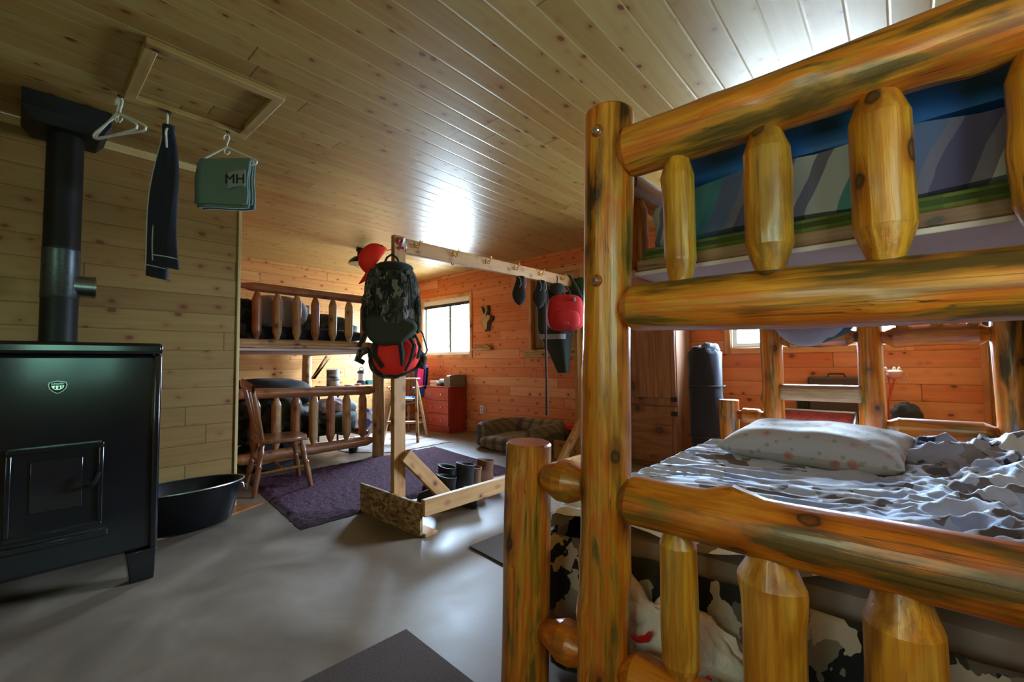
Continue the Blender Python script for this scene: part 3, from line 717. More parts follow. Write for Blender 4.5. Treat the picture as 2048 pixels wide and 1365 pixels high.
# ------------------------------------------------------------------ wood stove, pipe, tub, hearth board
st = thing('wood_stove', 'black enamel wood stove with glass door and shield badge on its front', 'stove', (-3.06, .14, 0))
sx = .31                                        # front face at x = -2.75
mb = MB(); mb.box(-.43, -.335, .15, sx-.012, .335, 1.085); mb.build('body', M_black, st, True, .018)
mb = MB(); mb.box(-.45, -.353, 1.085, sx+.010, .353, 1.140); mb.build('top_plate', M_black, st, True, .016)
for y in (-.335, .335):
    mb = MB(); mb.box(sx-.05, y-.016, .15, sx, y+.016, 1.085); mb.build('corner_post', M_black, st, True, .010)
for sy in (-1, 1):
    for xx in (-.41, .21):
        a, b = sorted((sy*.235, sy*.35)); c_, d = sorted((sy*.255, sy*.345))
        mb = MB(); mb.hexa([(xx+.02, c_, 0), (xx+.08, c_, 0), (xx+.08, d, 0), (xx+.02, d, 0)], [(xx, a, .152), (xx+.10, a, .152), (xx+.10, b, .152), (xx, b, .152)])
        mb.build('leg', M_black, st, True, .006)
d = MB().box(sx-.014, -.150, .315, sx+.014, .146, .688).build('door', M_black, st, True, .006)
mb = MB()
for (y0, z0, y1, z1) in ((-.15,.315,.146,.335), (-.15,.668,.146,.688), (-.15,.335,-.132,.668), (.128,.335,.146,.668)): mb.box(sx+.0142, y0, z0, sx+.024, y1, z1)
mb.build('door_rim', M_black, d, True, .004)
MB().box(sx+.0142, -.080, .419, sx+.018, .078, .630).build('door_glass', M_dkglass, d, True, .002)
mb = MB(); mb.tube([(sx+.02, .10, .50), (sx+.05, .105, .505), (sx+.06, .115, .52), (sx+.06, .128, .56)], .008, 8); mb.build('handle', M_iron, d)
MB().box(sx-.012, -.17, .262, sx+.004, .17, .292).build('ash_lip', M_black, st, True, .006)
# badge: shield with lettering and a half-round field of pine trees
bd = MB()
sh = [(-.026, .022), (0, .027), (.026, .022), (.030, .010), (.026, -.008), (.014, -.022), (0, -.030), (-.014, -.022), (-.026, -.008), (-.030, .010)]
def shield(k, x0, x1):
    m = MB(); n = len(sh)
    m.add([(x0, y*k, z*k) for y, z in sh] + [(x1, y*k, z*k) for y, z in sh], [list(range(n))[::-1], list(range(n, 2*n))] + [(i, (i+1) % n, (i+1) % n + n, i+n) for i in range(n)]); return m
MBD = Matrix.Translation((sx-.012, -.008, .942))
b = shield(1.0, .0, .004).build('badge', M_steel, st, False, M=MBD)
shield(.88, .004, .0055).build('badge_field', M_iron, b, False)
m = MB(); pts = [(-.0195, .006)] + [(.0195*math.cos(a), .006 - .019*math.sin(a)) for a in [PI - PI*i/12 for i in range(13)]]
m.add([(.0055, y, z) for y, z in pts] + [(.0063, y, z) for y, z in pts], [list(range(14))[::-1], list(range(14, 28))]); m.build('emblem_field', M_chrome, b, False)
m = MB()
for y, w, h in ((-.008, .007, .014), (.004, .009, .016), (.013, .005, .010)):
    z0 = -.008 if abs(y) < .01 else -.003
    m.add([(.0066, y-w/2, z0), (.0066, y+w/2, z0), (.0066, y, z0+h)], [(0, 1, 2)])
m.build('emblem_trees', M_iron, b, False)
RX = Matrix(((0,0,1,.0058),(1,0,0,0),(0,1,0,.0135),(0,0,0,1)))
font_part('badge_lettering', 'JUNDERS', .0098, M_chrome, b, RX, .0003)

pp = thing('stove_pipe', 'black stovepipe with steel damper tee rising from the wood stove to the ceiling', 'stovepipe', (-3.42, .158, 1.14))
MB().lathe([(.080, 0), (.080, .03), (.075, .03), (.075, .26)], 28).build('lower_pipe', M_iron, pp)
MB().lathe([(.077, .26), (.079, .265), (.077, .27), (.077, .52), (.079, .525), (.077, .53)], 28).build('damper_section', plain('flecked_steel', (0.10, 0.12, 0.13), .38, .8, var=.6, scale=60), pp)
mb = MB(); mb.lathe([(.060, 0), (.060, .105), (.063, .106), (.063, .118), (.05, .119)], 24, along((0, .02, .335), (0, .4, .335))); mb.build('damper_tee', M_steel, pp)
MB().lathe([(.075, .53), (.076, .535), (.075, .54), (.075, 1.2)], 28).build('upper_pipe', M_iron, pp)
mb = MB(); q = .17; w = .13
mb.hexa([(-w,-w,1.155),(w,-w,1.155),(w,w,1.155),(-w,w,1.155)], [(-q,-q,1.22),(q,-q,1.22),(q,q,1.22),(-q,q,1.22)]); mb.box(-q,-q,1.22,q,q,1.30)
mb.build('ceiling_box', M_iron, pp, True, .004)

hb = MB(); hp = [(-3.685, 1.10), (-3.60, 1.275), (-3.49, 1.035), (-3.36, .80), (-3.30, .35), (-3.685, .35)]
hb.add([(x, y, 0) for x, y in hp] + [(x, y, .012) for x, y in hp], [list(range(6))[::-1], list(range(6, 12))] + [(i, (i+1) % 6, (i+1) % 6+6, i+6) for i in range(6)])
tag(hb.build('hearth_board', M_log3, None, False), 'thin brown board on the floor under the black oval tub', 'board')
tb = thing('oval_tub', 'black metal oval tub with shiny rim beside the wood stove', 'tub', (-3.468, .745, .012))
def oval(k, z): return lambda a, zz: 1
def tubw(u, v):
    prof = [(.78, .0), (.80, .004), (.97, .225), (1.0, .24), (1.015, .246), (1.0, .252), (.955, .24), (.79, .02), (.1, .015)]
    i = min(int(v*(len(prof)-1) + 1e-6), len(prof)-1); r, z = prof[i]
    return Vector((.200*r*math.cos(2*PI*u), .335*r*math.sin(2*PI*u), z))
mb = MB(); mb.grid(tubw, 48, 9, True, close=True); mb.build('tub_body', plain('black_metal', (.006, .006, .008), .3, .3, .6), tb)
mb = MB(); mb.tube([(.200*1.01*math.cos(2*PI*i/48), .335*1.01*math.sin(2*PI*i/48), .25) for i in range(48)], .0055, 8, closed=True); mb.build('rim', M_steel, tb)
for s_ in (-1, 1):
    mb = MB(); mb.tube([(-.035, s_*.335, .20), (-.035, s_*.350, .195), (-.03, s_*.355, .16), (.03, s_*.355, .16), (.035, s_*.350, .195), (.035, s_*.335, .20)], .004, 6); mb.build('handle', M_steel, tb)
def rag(d): return 1 + .3*noise.noise(d*2 + Vector((3, 1, 1)))
tag(MB().blob((-3.40, .67, .175), (.06, .15, .045), 20, 12, rag).build('blue_rag', plain('dark_blue_rag', (.01, .012, .10), .8), None), 'dark blue rag lying inside the black oval tub', 'rag')

# ------------------------------------------------------------------ hooks, hangers and hung washing under the trapdoor frame
def ceiling_hook(x, y, n):
    h = thing('ceiling_hook', n, 'hook', (x, y, H-.030), .4, 'hooks on the trapdoor frame')
    MB().lathe([(.008, -.003), (.008, 0)], 10).build('plate', M_iron, h)
    MB().tube([(0,0,0), (0,0,-.012), (.008,0,-.024), (.018,0,-.018), (.019,0,-.008)], .0022, 6).build('hook', M_iron, h)
    return h
ceiling_hook(-2.935, .318, 'dark cup hook on the trapdoor frame holding two empty white hangers')
ceiling_hook(-2.935, .520, 'dark cup hook on the trapdoor frame holding the navy trousers')
ceiling_hook(-2.935, .800, 'dark cup hook on the trapdoor frame holding the folded towel')
def hanger(label, loc, rz, tilt=0.0, w=.165, group=None):
    """plastic hanger in the local XZ plane, hook at the origin"""
    h = thing('coat_hanger', label, 'hanger', loc, rz, group); h.rotation_euler = (0, tilt, rz)
    hk = [(-.018, 0, -.022), (-.020, 0, -.008), (-.008, 0, .006), (.008, 0, .004), (.014, 0, -.012), (.008, 0, -.035), (0, 0, -.055), (0, 0, -.075)]
    MB().tube(hk, .0042, 8).build('hook', M_white, h)
    MB().tube([(0, 0, -.07), (w*.6, 0, -.118), (w, 0, -.152), (w+.012, 0, -.165), (w+.008, 0, -.178), (w-.01, 0, -.182), (0, 0, -.182), (-w+.01, 0, -.182), (-w-.008, 0, -.178), (-w-.012, 0, -.165), (-w, 0, -.152), (-w*.6, 0, -.118)], .0052, 8, closed=True).build('frame', M_white, h)
    MB().tube([(0, 0, -.075), (-.014, 0, -.085), (-.016, 0, -.105), (0, 0, -.117), (.014, 0, -.108), (.016, 0, -.098)], .0035, 6).build('loop', M_white, h)
    return h
hk_z = H - .056
hanger('empty white plastic hanger beside the stovepipe, turned edgewise, nearer its box', (-2.932, .314, hk_z), .34, .05)
hanger('empty white plastic hanger hooked over its twin, on the side away from the stovepipe', (-2.926, .324, hk_z), .48, .02)
hanger('white plastic hanger carrying the navy trousers', (-2.932, .516, hk_z), -.20, .0)
hanger('white plastic hanger carrying the folded grey-green towel', (-2.932, .797, hk_z), .72, -.02)
# folded towel over the hanger bar
tw = thing('towel', 'folded grey-green towel with M H lettering, draped over a white hanger', 'towel', (-2.932, .797, hk_z), .72)
t = NT('sage_towelling'); co = t.coords('Object', (1,1,1)); n1 = t.noise(co, 120, 2)
t.color(t.mix(n1, (0.085, 0.15, 0.125), (0.17, 0.25, 0.21))); t.bump(n1, .5, .004); M_towel = t.props(.95, sheen=.35)
def towel_prof(off, drop_f, drop_b, wd):
    def g(u, v):
        x = (-wd + 2*wd*u)
        L = drop_f + drop_b + .03; s = v*L
        ht = -.176 + .006
        if s < drop_f: y, z = -off, ht - (drop_f - s)
        elif s < drop_f + .03: a = PI*(s - drop_f)/.03; y, z = -off*math.cos(a), ht + off*math.sin(a)
        else: y, z = off, ht - (s - drop_f - .03)
        k = min(1, abs(ht - z)/.15)
        return Vector((x + .004*math.sin(z*30), y*(1 + .5*k) + .006*k*math.sin(x*22 + z*14), z - .004*math.sin(x*15)*k))
    return g
mb = MB(); mb.grid(towel_prof(.010, .27, .24, .150), 26, 34); t1 = mb.build('inner_fold', M_towel, tw, solid=.010)
mb = MB(); mb.grid(towel_prof(.024, .255, .265, .152), 26, 34); t2 = mb.build('outer_fold', M_towel, tw, solid=.011)
mb = MB(); mb.grid(lambda u, v: Vector((.040+.105*u, -.0505 - .003*v, -.345 + .10*v + .015*math.sin(u*2.2))), 10, 8); mb.build('cuff_band', plain('pale_towel_band', (0.27, 0.29, 0.27), .9), tw, solid=.004)
RXF = Matrix(((1,0,0,.088),(0,0,-1,-.0575),(0,1,0,-.290),(0,0,0,1)))
font_part('lettering', 'MH', .078, plain('black_stitching', (.008,.008,.008), .8), tw, RXF, .0012)
# trousers folded lengthwise
tr = thing('trousers', 'navy track trousers with white side stripes hung from a white hanger', 'trousers', (-2.932, .516, hk_z), .62)
def trw(ph, w0, w1, L, off):
    def g(u, v):
        z = -.055 - L*v; a = 2*PI*u
        w = (w0 + (w1-w0)*(v**.75)); th = .018 + .028*v
        return Vector((off*v + w*math.cos(a) + .006*math.sin(v*7+ph), th*math.sin(a)*(1+.25*math.sin(3*a+v*4)) + .012*math.sin(v*5+ph), z - .012*math.cos(a)*v))
    return g
mb = MB(); mb.grid(trw(0, .030, .062, .78, .030), 26, 36, True, close=True); g1 = mb.build('leg', M_navy, tr)
mb = MB(); mb.grid(trw(2, .026, .048, .83, -.045), 26, 36, True, close=True); g2 = mb.build('leg', M_navy, tr)
M_stripe = plain('white_piping', (.50, .50, .54), .8)
for fn, a0, v1 in ((trw(0, .031, .0635, .78, .030), .60, .97), (trw(2, .027, .0495, .83, -.045), .62, .96)):
    MB().tube([fn(a0, .08 + (v1-.08)*i/16) + Vector((0, -.003, 0)) for i in range(17)], .0030, 6).build('stripe', M_stripe, tr)
for fn in (trw(0, .0305, .063, .78, .030), trw(2, .0265, .0488, .83, -.045)):
    MB().tube([fn(.5 + .5*i/12, .93) + Vector((0, -.002, 0)) for i in range(13)], .0032, 6).build('hem_stripe', M_stripe, tr)

# ------------------------------------------------------------------ spindle-back chair
def spindle_chair(name, label, loc, rz, mat, arms=False, hh=.46, seat_z=.43):
    r = thing(name, label, 'chair', loc, rz)
    def seatf(u, v):
        a = 2*PI*u; n = 3.2; c, s_ = math.cos(a), math.sin(a); q = (abs(c)**n + abs(s_)**n)**(-1/n)
        pr_ = [(.90, -.036), (.98, -.028), (1, -.014), (.985, -.002), (.93, 0), (.5, -.010), (.02, -.012)]
        i = min(int(v*6 + 1e-6), 6); k, z = pr_[i]
        return Vector((.215*c*q*k, .205*s_*q*k, seat_z + z))
    mb = MB(); mb.grid(seatf, 36, 7, True, close=True); mb.build('seat', mat, r)
    prof = [(.016, 0), (.017, .02), (.019, .08), (.023, .16), (.019, .21), (.024, .225), (.016, .24), (.022, .30), (.027, .345), (.017, .37), (.019, .41), (.013, .425)]
    k = (seat_z-.02)/.425
    for sx_, sy in ((-1, -1), (1, -1), (-1, 1), (1, 1)):
        p0 = (sx_*.215, sy*.21, 0); p1 = (sx_*.15, sy*.14, seat_z-.02); L = (Vector(p1)-Vector(p0)).length
        MB().lathe([(rr, z/.425*L) for rr, z in prof], 14).build('leg', mat, r, M=along(p0, p1))
    def L_at(sx_, sy, z): f = z/(seat_z-.02); return Vector((sx_*(.215-.065*f), sy*(.21-.07*f), z))
    for sx_ in (-1, 1):
        a, b = L_at(sx_, -1, .17), L_at(sx_, 1, .19); m = (a+b)/2
        MB().tube([a, m*.5+a*.5, m, m*.5+b*.5, b], [.008, .012, .013, .012, .008], 10).build('stretcher', mat, r)
    a, b = (L_at(-1, -1, .17)+L_at(-1, 1, .19))/2, (L_at(1, -1, .17)+L_at(1, 1, .19))/2
    MB().tube([a, (a+b)/2, b], [.008, .013, .008], 10).build('stretcher', mat, r)
    a, b = L_at(-1, -1, .25), L_at(1, -1, .25); MB().tube([a, (a+b)/2, b], [.007, .010, .007], 10).build('stretcher', mat, r)
    n = 7
    tops = []
    for i in range(n):
        f = i/(n-1)*2-1
        p0 = Vector((f*.155, -.165 + .02*abs(f), seat_z-.01)); p1 = Vector((f*.195, -.275 + .045*f*f, seat_z+hh-.03*f*f)); tops.append(p1)
        th = .013 if abs(f) > .99 else .0085
        MB().tube([p0, p0.lerp(p1, .25), p0.lerp(p1, .5), p0.lerp(p1, .75), p1], [th, th*1.25, th*1.35, th*1.15, th*.9], 9).build('back_spindle', mat, r)
    def cr(u, v):
        f = u*2-1; a = 2*PI*v
        return Vector((f*.235, -.278 + .05*f*f + .011*math.cos(a), seat_z+hh-.005-.045*f*f + .036*math.sin(a)))
    mb = MB(); mb.grid(cr, 24, 13); mb.build('crest_rail', mat, r)
    if arms:
        for s_ in (-1, 1):
            MB().tube([(s_*.19, -.20, seat_z+.235), (s_*.245, -.05, seat_z+.225), (s_*.255, .12, seat_z+.22), (s_*.25, .17, seat_z+.215)], [.012, .014, .018, .014], 10).build('arm', mat, r)
            for y in (.0, .12): MB().tube([(s_*.18, y*.8, seat_z-.01), (s_*.25, y, seat_z+.21)], .010, 8).build('arm_post', mat, r)
    return r
spindle_chair('wooden_chair', 'brown turned-leg wooden chair with flared spindle back, beside the end of the near wall', (-3.985, 1.512, 0), -.18, M_chair)
ac = spindle_chair('wooden_armchair', 'wooden armchair with blue cushion and cloths over its back, beside the red dresser', (-5.86, 4.12, 0), PI+.25, M_chair, True, .50, .44)
bc = Matrix.Translation((-5.86, 4.12, 0)) @ rot_z(PI+.25)
m = MB().blob((0, 0, 0), (.20, .19, .035), 28, 10, lambda d: (abs(d.x)**4+abs(d.y)**4+abs(d.z)**4)**-.25 if d.length else 1).build('seat_cushion', plain('sky_blue_cushion', (.06, .16, .55), .8), None); m.matrix_world = bc @ Matrix.Translation((0, .01, .478))
tag(m, 'blue cushion on the seat of the far wooden armchair', 'cushion')
def drape(x0, x1, zt, zf, zb, y_off, wv):
    def g(u, v):
        x = x0 + (x1-x0)*u; L = (zt-zf)+(zt-zb); s_ = v*L
        z = zf + s_ if s_ < zt-zf else zt - (s_-(zt-zf))
        k = (z-.43)/.5
        yb = -.165 - .11*k + .05*(x/.2)**2*k
        w = .028 + y_off
        y = yb + (w if s_ < zt-zf else -w)*min(1, (zt-z)/.02+.05) + wv*math.sin(x*40)*.004
        return Vector((x, y, z))
    return g
m = MB().grid(drape(-.22, .03, .975, .50, .62, .004, 1), 14, 40).build('navy_cloth', plain('deep_blue_cloth', (.012, .018, .16), .85), None, solid=.008); m.matrix_world = bc
tag(m, 'dark blue cloth hung over the back of the far wooden armchair', 'cloth')
m = MB().grid(drape(-.185, -.035, .992, .655, .75, .018, 1), 14, 40).build('pink_cloth', plain('hot_pink_cloth', (.75, .02, .22), .85), None, solid=.008); m.matrix_world = bc
tag(m, 'hot pink cloth folded over the back of the far wooden armchair', 'cloth')

# ------------------------------------------------------------------ coat rack
rk = thing('coat_rack', 'raw lumber coat rack with hooked beam, slanted braces and a low base frame', 'coat rack', (-2.51, 1.70, 0), -.02)
RKM = Matrix.Translation((-2.51, 1.70, 0)) @ rot_z(-.02)
LR = 2.10
t = NT('chipboard'); f = t.vor(t.coords('Object', (60, 60, 30)), 1, out='Color'); sp = t.n('ShaderNodeSeparateColor'); t.l(f, sp.inputs[0])
t.color(t.ramp(sp.outputs[0], [(0, (.22, .12, .04)), (.35, (.34, .20, .08)), (.65, (.42, .27, .12)), (.85, (.14, .06, .02))], 'CONSTANT')); M_osb = t.props(.7)
for y in (-.072, LR+.052):
    box_part('end_plate', M_osb if y < 0 else M_lumber, rk, -.37, y, 0, .335, y+.020, .195, .002)
    box_part('foot_board', M_lumber, rk, .12, y+.021, 0, .36, y+.11, .019, .002)
box_part('post', M_lumber, rk, -.02, -.050, 0, .02, .039, 1.885)
box_part('post', M_lumber, rk, -.02, LR-.04, 0, .02, LR+.049, 1.885)
box_part('beam', M_lumber, rk, -.02, .040, 1.775, .019, LR-.041, 1.875)
box_part('base_rail', M_lumber, rk, .315, -.052, .115, .353, LR+.051, .215)
def brace(y0, z0, y1, z1):
    a, b = Vector((.041, y0, z0)), Vector((.041, y1, z1)); L = (b-a).length
    z = (b-a).normalized(); x = Vector((1, 0, 0)); y = z.cross(x)
    M = Matrix(((x.x, y.x, z.x, a.x), (x.y, y.y, z.y, a.y), (x.z, y.z, z.z, a.z), (0,0,0,1)))
    MB().box(-.02, -.045, 0, .02, .045, L).build('brace', M_lumber, rk, True, .003, M=M)
brace(.02, .43, .40, .045)
brace(LR-.02, .45, LR-.42, .045)
for i in range(7):
    y = .125 + .338*i
    if y > LR: break
    h = MB()
    h.lathe([(.014, 0), (.014, .003)], 12, along((.02, y, 1.842), (1, y, 1.842)))
    h.tube([(.021, y, 1.842), (.045, y, 1.838), (.065, y-.002, 1.850), (.072, y-.004, 1.872)], [.0035, .004, .0035, .005], 8)
    h.tube([(.021, y, 1.836), (.034, y, 1.820), (.048, y, 1.818), (.054, y, 1.832)], [.004, .004, .004, .006], 8)
    h.tube([(.03, y, 1.845), (.04, y+.02, 1.865), (.05, y+.035, 1.872)], .003, 6)
    h.build('coat_hook', M_brass, rk)
MB().tube([(-.022, -.048, 1.79), (-.045, -.06, 1.785), (-.05, -.07, 1.80)], .004, 6).build('coat_hook', M_brass, rk)
for x, y in ((0, .45), (0, 1.15)): MB().tube([(x, y, 1.776), (x+.01, y, 1.76), (x+.022, y, 1.758), (x+.028, y, 1.768)], .003, 6).build('cup_hook', M_iron, rk)
rb = thing('ribbon', 'scrap of pink and clear tape tied near the top of the camo pack\'s post', 'ribbon', tuple(RKM @ Vector((.024, -.0, 1.86))), -.06)
MB().grid(lambda u, v: Vector((.004 + .012*math.sin(v*6+u*3), -.03+.05*u, -.06*v - .02*u*v)), 8, 10).build('tape', plain('pink_tape', (.6, .05, .12), .5), rb, solid=.002)
MB().grid(lambda u, v: Vector((.012 + .010*math.sin(v*5+u*4), .0+.03*u, .01-.075*v)), 8, 10).build('clear_strip', M_poly, rb, solid=.002)

def superbox(rx, ry, rz, n=3.5, fn=None):
    def q(d):
        return (abs(d.x)**n+abs(d.y)**n+abs(d.z)**n)**(-1/n)*(fn(d) if fn else 1)
    return q
FACE = math.radians(57)
# camouflage pack on the near post
CPX, CPY = -2.335, 1.530
cp = thing('camo_backpack', 'tall bark-camouflage backpack with olive base hanging on the coat rack post', 'backpack', (CPX, CPY, 1.13), FACE)
def packf(d):
    return 1 + .05*noise.noise(d*3) + .035*ridged(d.x*3, d.y*3, d.z*3) + (.08*max(0, -d.z)*(1 if d.y < 0 else 0)) - .18*max(0, d.z-.3)
MB().blob((0, 0, .275), (.158, .095, .250), 44, 34, superbox(1,1,1, 3.4, packf)).build('main_bag', M_treecamo, cp, angle=80)
MB().blob((.005, -.105, .30), (.095, .035, .165), 30, 22, superbox(1,1,1, 3, packf)).build('front_pocket', M_treecamo, cp, angle=80)
M_olive = plain('olive_cordura', (.035, .035, .022), .9, bump=.2, scale=90)
mb = MB(); mb.prism([(-.150, .175), (.00, .20), (.135, .15), (.155, .10), (.06, .012), (-.06, .0), (-.14, .05)], -.128, -.02); mb.build('base_panel', M_olive, cp, True, .022)
for s_ in (-1, 1): MB().blob((s_*.150, -.02, .20), (.026, .065, .12), 20, 16, superbox(1,1,1,3)).build('side_pocket', M_treecamo, cp)
MB().tube([(-.05, .0, .50), (-.03, .0, .55), (.0, .01, .575), (.03, .0, .55), (.05, .0, .50)], .007, 8).build('haul_loop', M_dark, cp)
MB().blob((.01, -.01, .485), (.115, .075, .045), 26, 12, packf).build('drawstring_top', M_dark, cp)
MB().tube([(.15, -.01, .12), (.185, -.02, .08), (.20, -.02, .02), (.215, -.01, -.02), (.20, -.01, -.045), (.175, -.01, -.03)], .005, 6).build('waist_strap', M_dark, cp)
MB().tube([(-.15, -.01, .10), (-.17, -.03, .04), (-.19, -.03, .0)], [.008, .012, .012], 6).build('waist_strap', M_olive, cp)
MB().tube([(.10, -.115, .42), (.11, -.125, .35), (.12, -.12, .22)], .005, 6).build('compression_strap', M_dark, cp)
# red hip pack below
hpk = thing('hip_pack', 'blaze red hip pack with dark camo straps slung under the camouflage backpack', 'hip pack', (-2.325, 1.535, .955), FACE)
def hipf(d): return 1 + .05*noise.noise(d*3 + Vector((5, 5, 5))) + .03*noise.noise(d*7)
ry = Matrix.Translation((.015, -.01, .125)) @ Matrix.Rotation(-.22, 4, 'Y')
MB().blob((0, 0, 0), (.140, .085, .118), 40, 26, superbox(1,1,1, 2.5, hipf)).build('pouch', M_redcap, hpk, M=ry, angle=80)
def hipcam(d): return hipf(d)*(1.0)
MB().blob((-.005, .02, -.012), (.160, .075, .125), 36, 22, superbox(1,1,1, 2.4, hipf)).build('camo_back', M_treecamo, hpk, M=ry, angle=80)
def strapline(pts, r): MB().tube([ry @ Vector(p) for p in pts], r, 6).build('strap', M_dark, hpk)
strapline([(-.075, -.078, .085), (-.02, -.094, .075), (.03, -.094, .07)], .007)
strapline([(.04, -.088, .085), (.035, -.104, .0), (.02, -.092, -.07)], [.016, .018, .010])
strapline([(.10, -.066, .095), (.115, -.082, .03), (.075, -.09, -.05), (.03, -.08, -.105)], [.012, .013, .010, .008])
strapline([(.135, -.03, .10), (.15, -.06, .02), (.115, -.068, -.05)], .008)
strapline([(-.105, -.064, .095), (-.12, -.075, .02), (-.09, -.078, -.055)], .014)
MB().tube([(.14, .0, .16), (.18, -.01, .10), (.175, -.01, .05), (.14, 0, .06)], [.02, .024, .022, .014], 10).build('belt_end', M_treecamo, hpk)
MB().tube([(-.14, .0, .16), (-.19, -.01, .14), (-.205, -.01, .10), (-.17, 0, .08)], [.016, .024, .022, .014], 10).build('belt_end', M_treecamo, hpk)
MB().lathe([(.009, 0), (.009, .005), (.005, .008)], 12, along((.035, -.09, .245), (.035, -.4, .245))).build('snap', M_chrome, hpk)
# red cap
cpz = thing('baseball_cap', 'blaze red baseball cap hung with its bill down on the coat rack post', 'cap', (-2.425, 1.478, 1.665), FACE)
CM = Matrix.Rotation(-.95, 4, 'Y') @ Matrix.Rotation(.25, 4, 'X')
def crown(u, v):
    a = 2*PI*u; b = PI/2*v
    return Vector((.100*math.cos(a)*math.cos(b)**.8*(1 + .02*math.cos(3*a)), .082*math.sin(a)*math.cos(b)**.8, .105*math.sin(b)**.9))
mb = MB(); mb.grid(crown, 40, 16, True); mb.build('crown', M_redcap, cpz, M=CM, solid=.003)
def bill(u, v):
    a = -1.15 + 2.3*u; r = .097 + .082*v*(math.cos(a*.95)**.5)
    return Vector((-(r*math.cos(a)), .084*math.sin(a)*(1+.15*v), .004 - .028*v + .022*math.cos(a)*v - .03*(math.sin(a)**2)*v))
mb = MB(); mb.grid(bill, 24, 10); mb.build('bill', M_redcap, cpz, M=CM, solid=.005)
MB().lathe([(.008, 0), (.006, .005)], 10, Matrix.Translation((0, 0, .105))).build('button', M_redcap, cpz, M=CM)
MB().blob((.088, -.036, .035), (.008, .004, .008), 8, 6).build('adjuster', M_dark, cpz, M=CM)

# gear at the far end of the rack
RX0 = RKM.to_translation()
def on_rack(x, y, z): return tuple(RKM @ Vector((x, y, z)))
def slipper(label, loc, rz, tilt):
    s_ = thing('slipper', label, 'slipper', loc, rz, 'black slippers on the coat rack')
    M = Matrix.Rotation(tilt, 4, 'Y')
    def g(u, v):
        a = 2*PI*u; z = -.255*v
        w = (.040 + .014*math.sin(PI*v*1.0) - .010*math.sin(PI*2*v))*(math.sin(PI*min(1, v*1.02+.0))**.28 if v > .5 else 1)*(1 if v > .03 else .7)
        return Vector((w*math.cos(a) - .012*math.sin(PI*v), .014*math.sin(a), z))
    mb = MB(); mb.grid(g, 24, 24, True, close=True); mb.build('sole', M_dark, s_, M=M)
    mb = MB()
    for xx in (-.02, .025): mb.tube([(xx, -.012, -.005), (xx+.014, -.022, -.035), (xx+.022, -.020, -.075), (xx+.01, -.014, -.10)], .0045, 6)
    mb.build('strap', M_bag_grey, s_, M=M)
    return s_
slipper('black slipper hanging from the rack beam, the one away from the red backpack', on_rack(.07, 1.16, 1.765), FACE-.25, .06)
slipper('black slipper hanging from the rack beam, half hidden by the red backpack', on_rack(.07, 1.44, 1.765), FACE-.25, .10)
rp = thing('red_backpack', 'dark red school backpack with grey tag hanging at the far end of the coat rack', 'backpack', on_rack(.11, 1.735, 1.325), FACE-.25)
def rpf(d): return 1 - .16*max(0, d.z) + .03*noise.noise(d*3) + .05*max(0, -d.z)
MB().blob((0, 0, .18), (.172, .085, .175), 40, 28, superbox(1,1,1, 4.0, rpf)).build('main_bag', M_red, rp, angle=80)
MB().blob((0, -.07, .105), (.125, .035, .085), 30, 18, superbox(1,1,1, 3.6, rpf)).build('front_pocket', M_red, rp, angle=80)
MB().box(.065, -.094, .262, .088, -.072, .297).build('tag', M_bag_grey, rp, True, .003)
mb = MB(); mb.tube([(-.018, -.110, .045), (-.018, -.111, .065), (.012, -.111, .068), (.014, -.110, .048)], .002, 5); mb.build('emblem', M_bag_grey, rp)
MB().tube([(-.05, 0, .34), (-.03, 0, .39), (0, 0, .41), (.03, 0, .39), (.05, 0, .34)], .010, 8).build('haul_loop', M_dark, rp)
MB().tube([(.15, .02, .06), (.175, .02, .0), (.19, .02, -.05)], .005, 6).build('strap', M_dark, rp)
bh = thing('black_pouch', 'small black pouch hooked above the red backpack', 'pouch', on_rack(.075, 1.66, 1.70), FACE-.25)
MB().blob((0, 0, .03), (.075, .03, .07), 24, 16, lambda d: 1-.45*max(0, d.z)).build('pouch', M_dark, bh); MB().tube([(0, 0, .07), (.005, 0, .11), (.0, .005, .135)], .005, 6).build('loop', M_dark, bh)
sk = thing('long_strap', 'long thin black strap hanging straight down below the red backpack', 'strap', on_rack(.06, 1.50, .55), 0)
MB().tube([(0, 0, 0), (0, .002, .02), (.002, 0, .3), (-.002, 0, .7), (0, 0, 1.20)], [.013, .014, .011, .010, .009], 8).build('strap', plain('dark_brown_strap', (.04, .012, .008), .8), sk)
jk = thing('olive_jacket', 'olive and grey jacket hung behind the red backpack on the rack', 'jacket', on_rack(-.10, 1.86, .92), FACE-.3)
def jackf(u, v):
    a = 2*PI*u; z = .83*v
    w = .17 - .10*max(0, v-.72)/.28 - .115*max(0, .5-v)/.5; return Vector((w*math.cos(a) + .07*max(0, .5-v)/.5, (.045+.02*math.sin(v*6))*math.sin(a)*(1+.3*math.sin(4*a)), z))
MB().grid(jackf, 34, 30, True, close=True).build('body', plain('olive_drab', (.022, .026, .018), .9, bump=.3), jk, angle=80)
MB().grid(lambda u, v: Vector((.06*math.cos(2*PI*u)-.12, .05*math.sin(2*PI*u), .42+.45*v)), 18, 12, True, close=True).build('sleeve', M_olive, jk)
MB().grid(lambda u, v: jackf(u, .40+v*.06)*1.0 + Vector((-.01, -.006, .0)), 34, 4, True).build('hem', M_bag_grey, jk)
sl = thing('shoulder_sling', 'olive webbing sling running from hook down beside the red backpack', 'sling', on_rack(.09, 1.84, 1.56), FACE-.25)
mb = MB(); mb.grid(lambda u, v: Vector((-.02+.03*u + .16*v, -.11*math.sin(v*PI)*.6-.02, .30 - .34*v)), 4, 16); mb.build('webbing', M_olive, sl, solid=.006)
gh = thing('green_hat', 'round dark green hat perched over the far end of the coat rack beam', 'hat', on_rack(.06, 2.06, 1.70), 0)
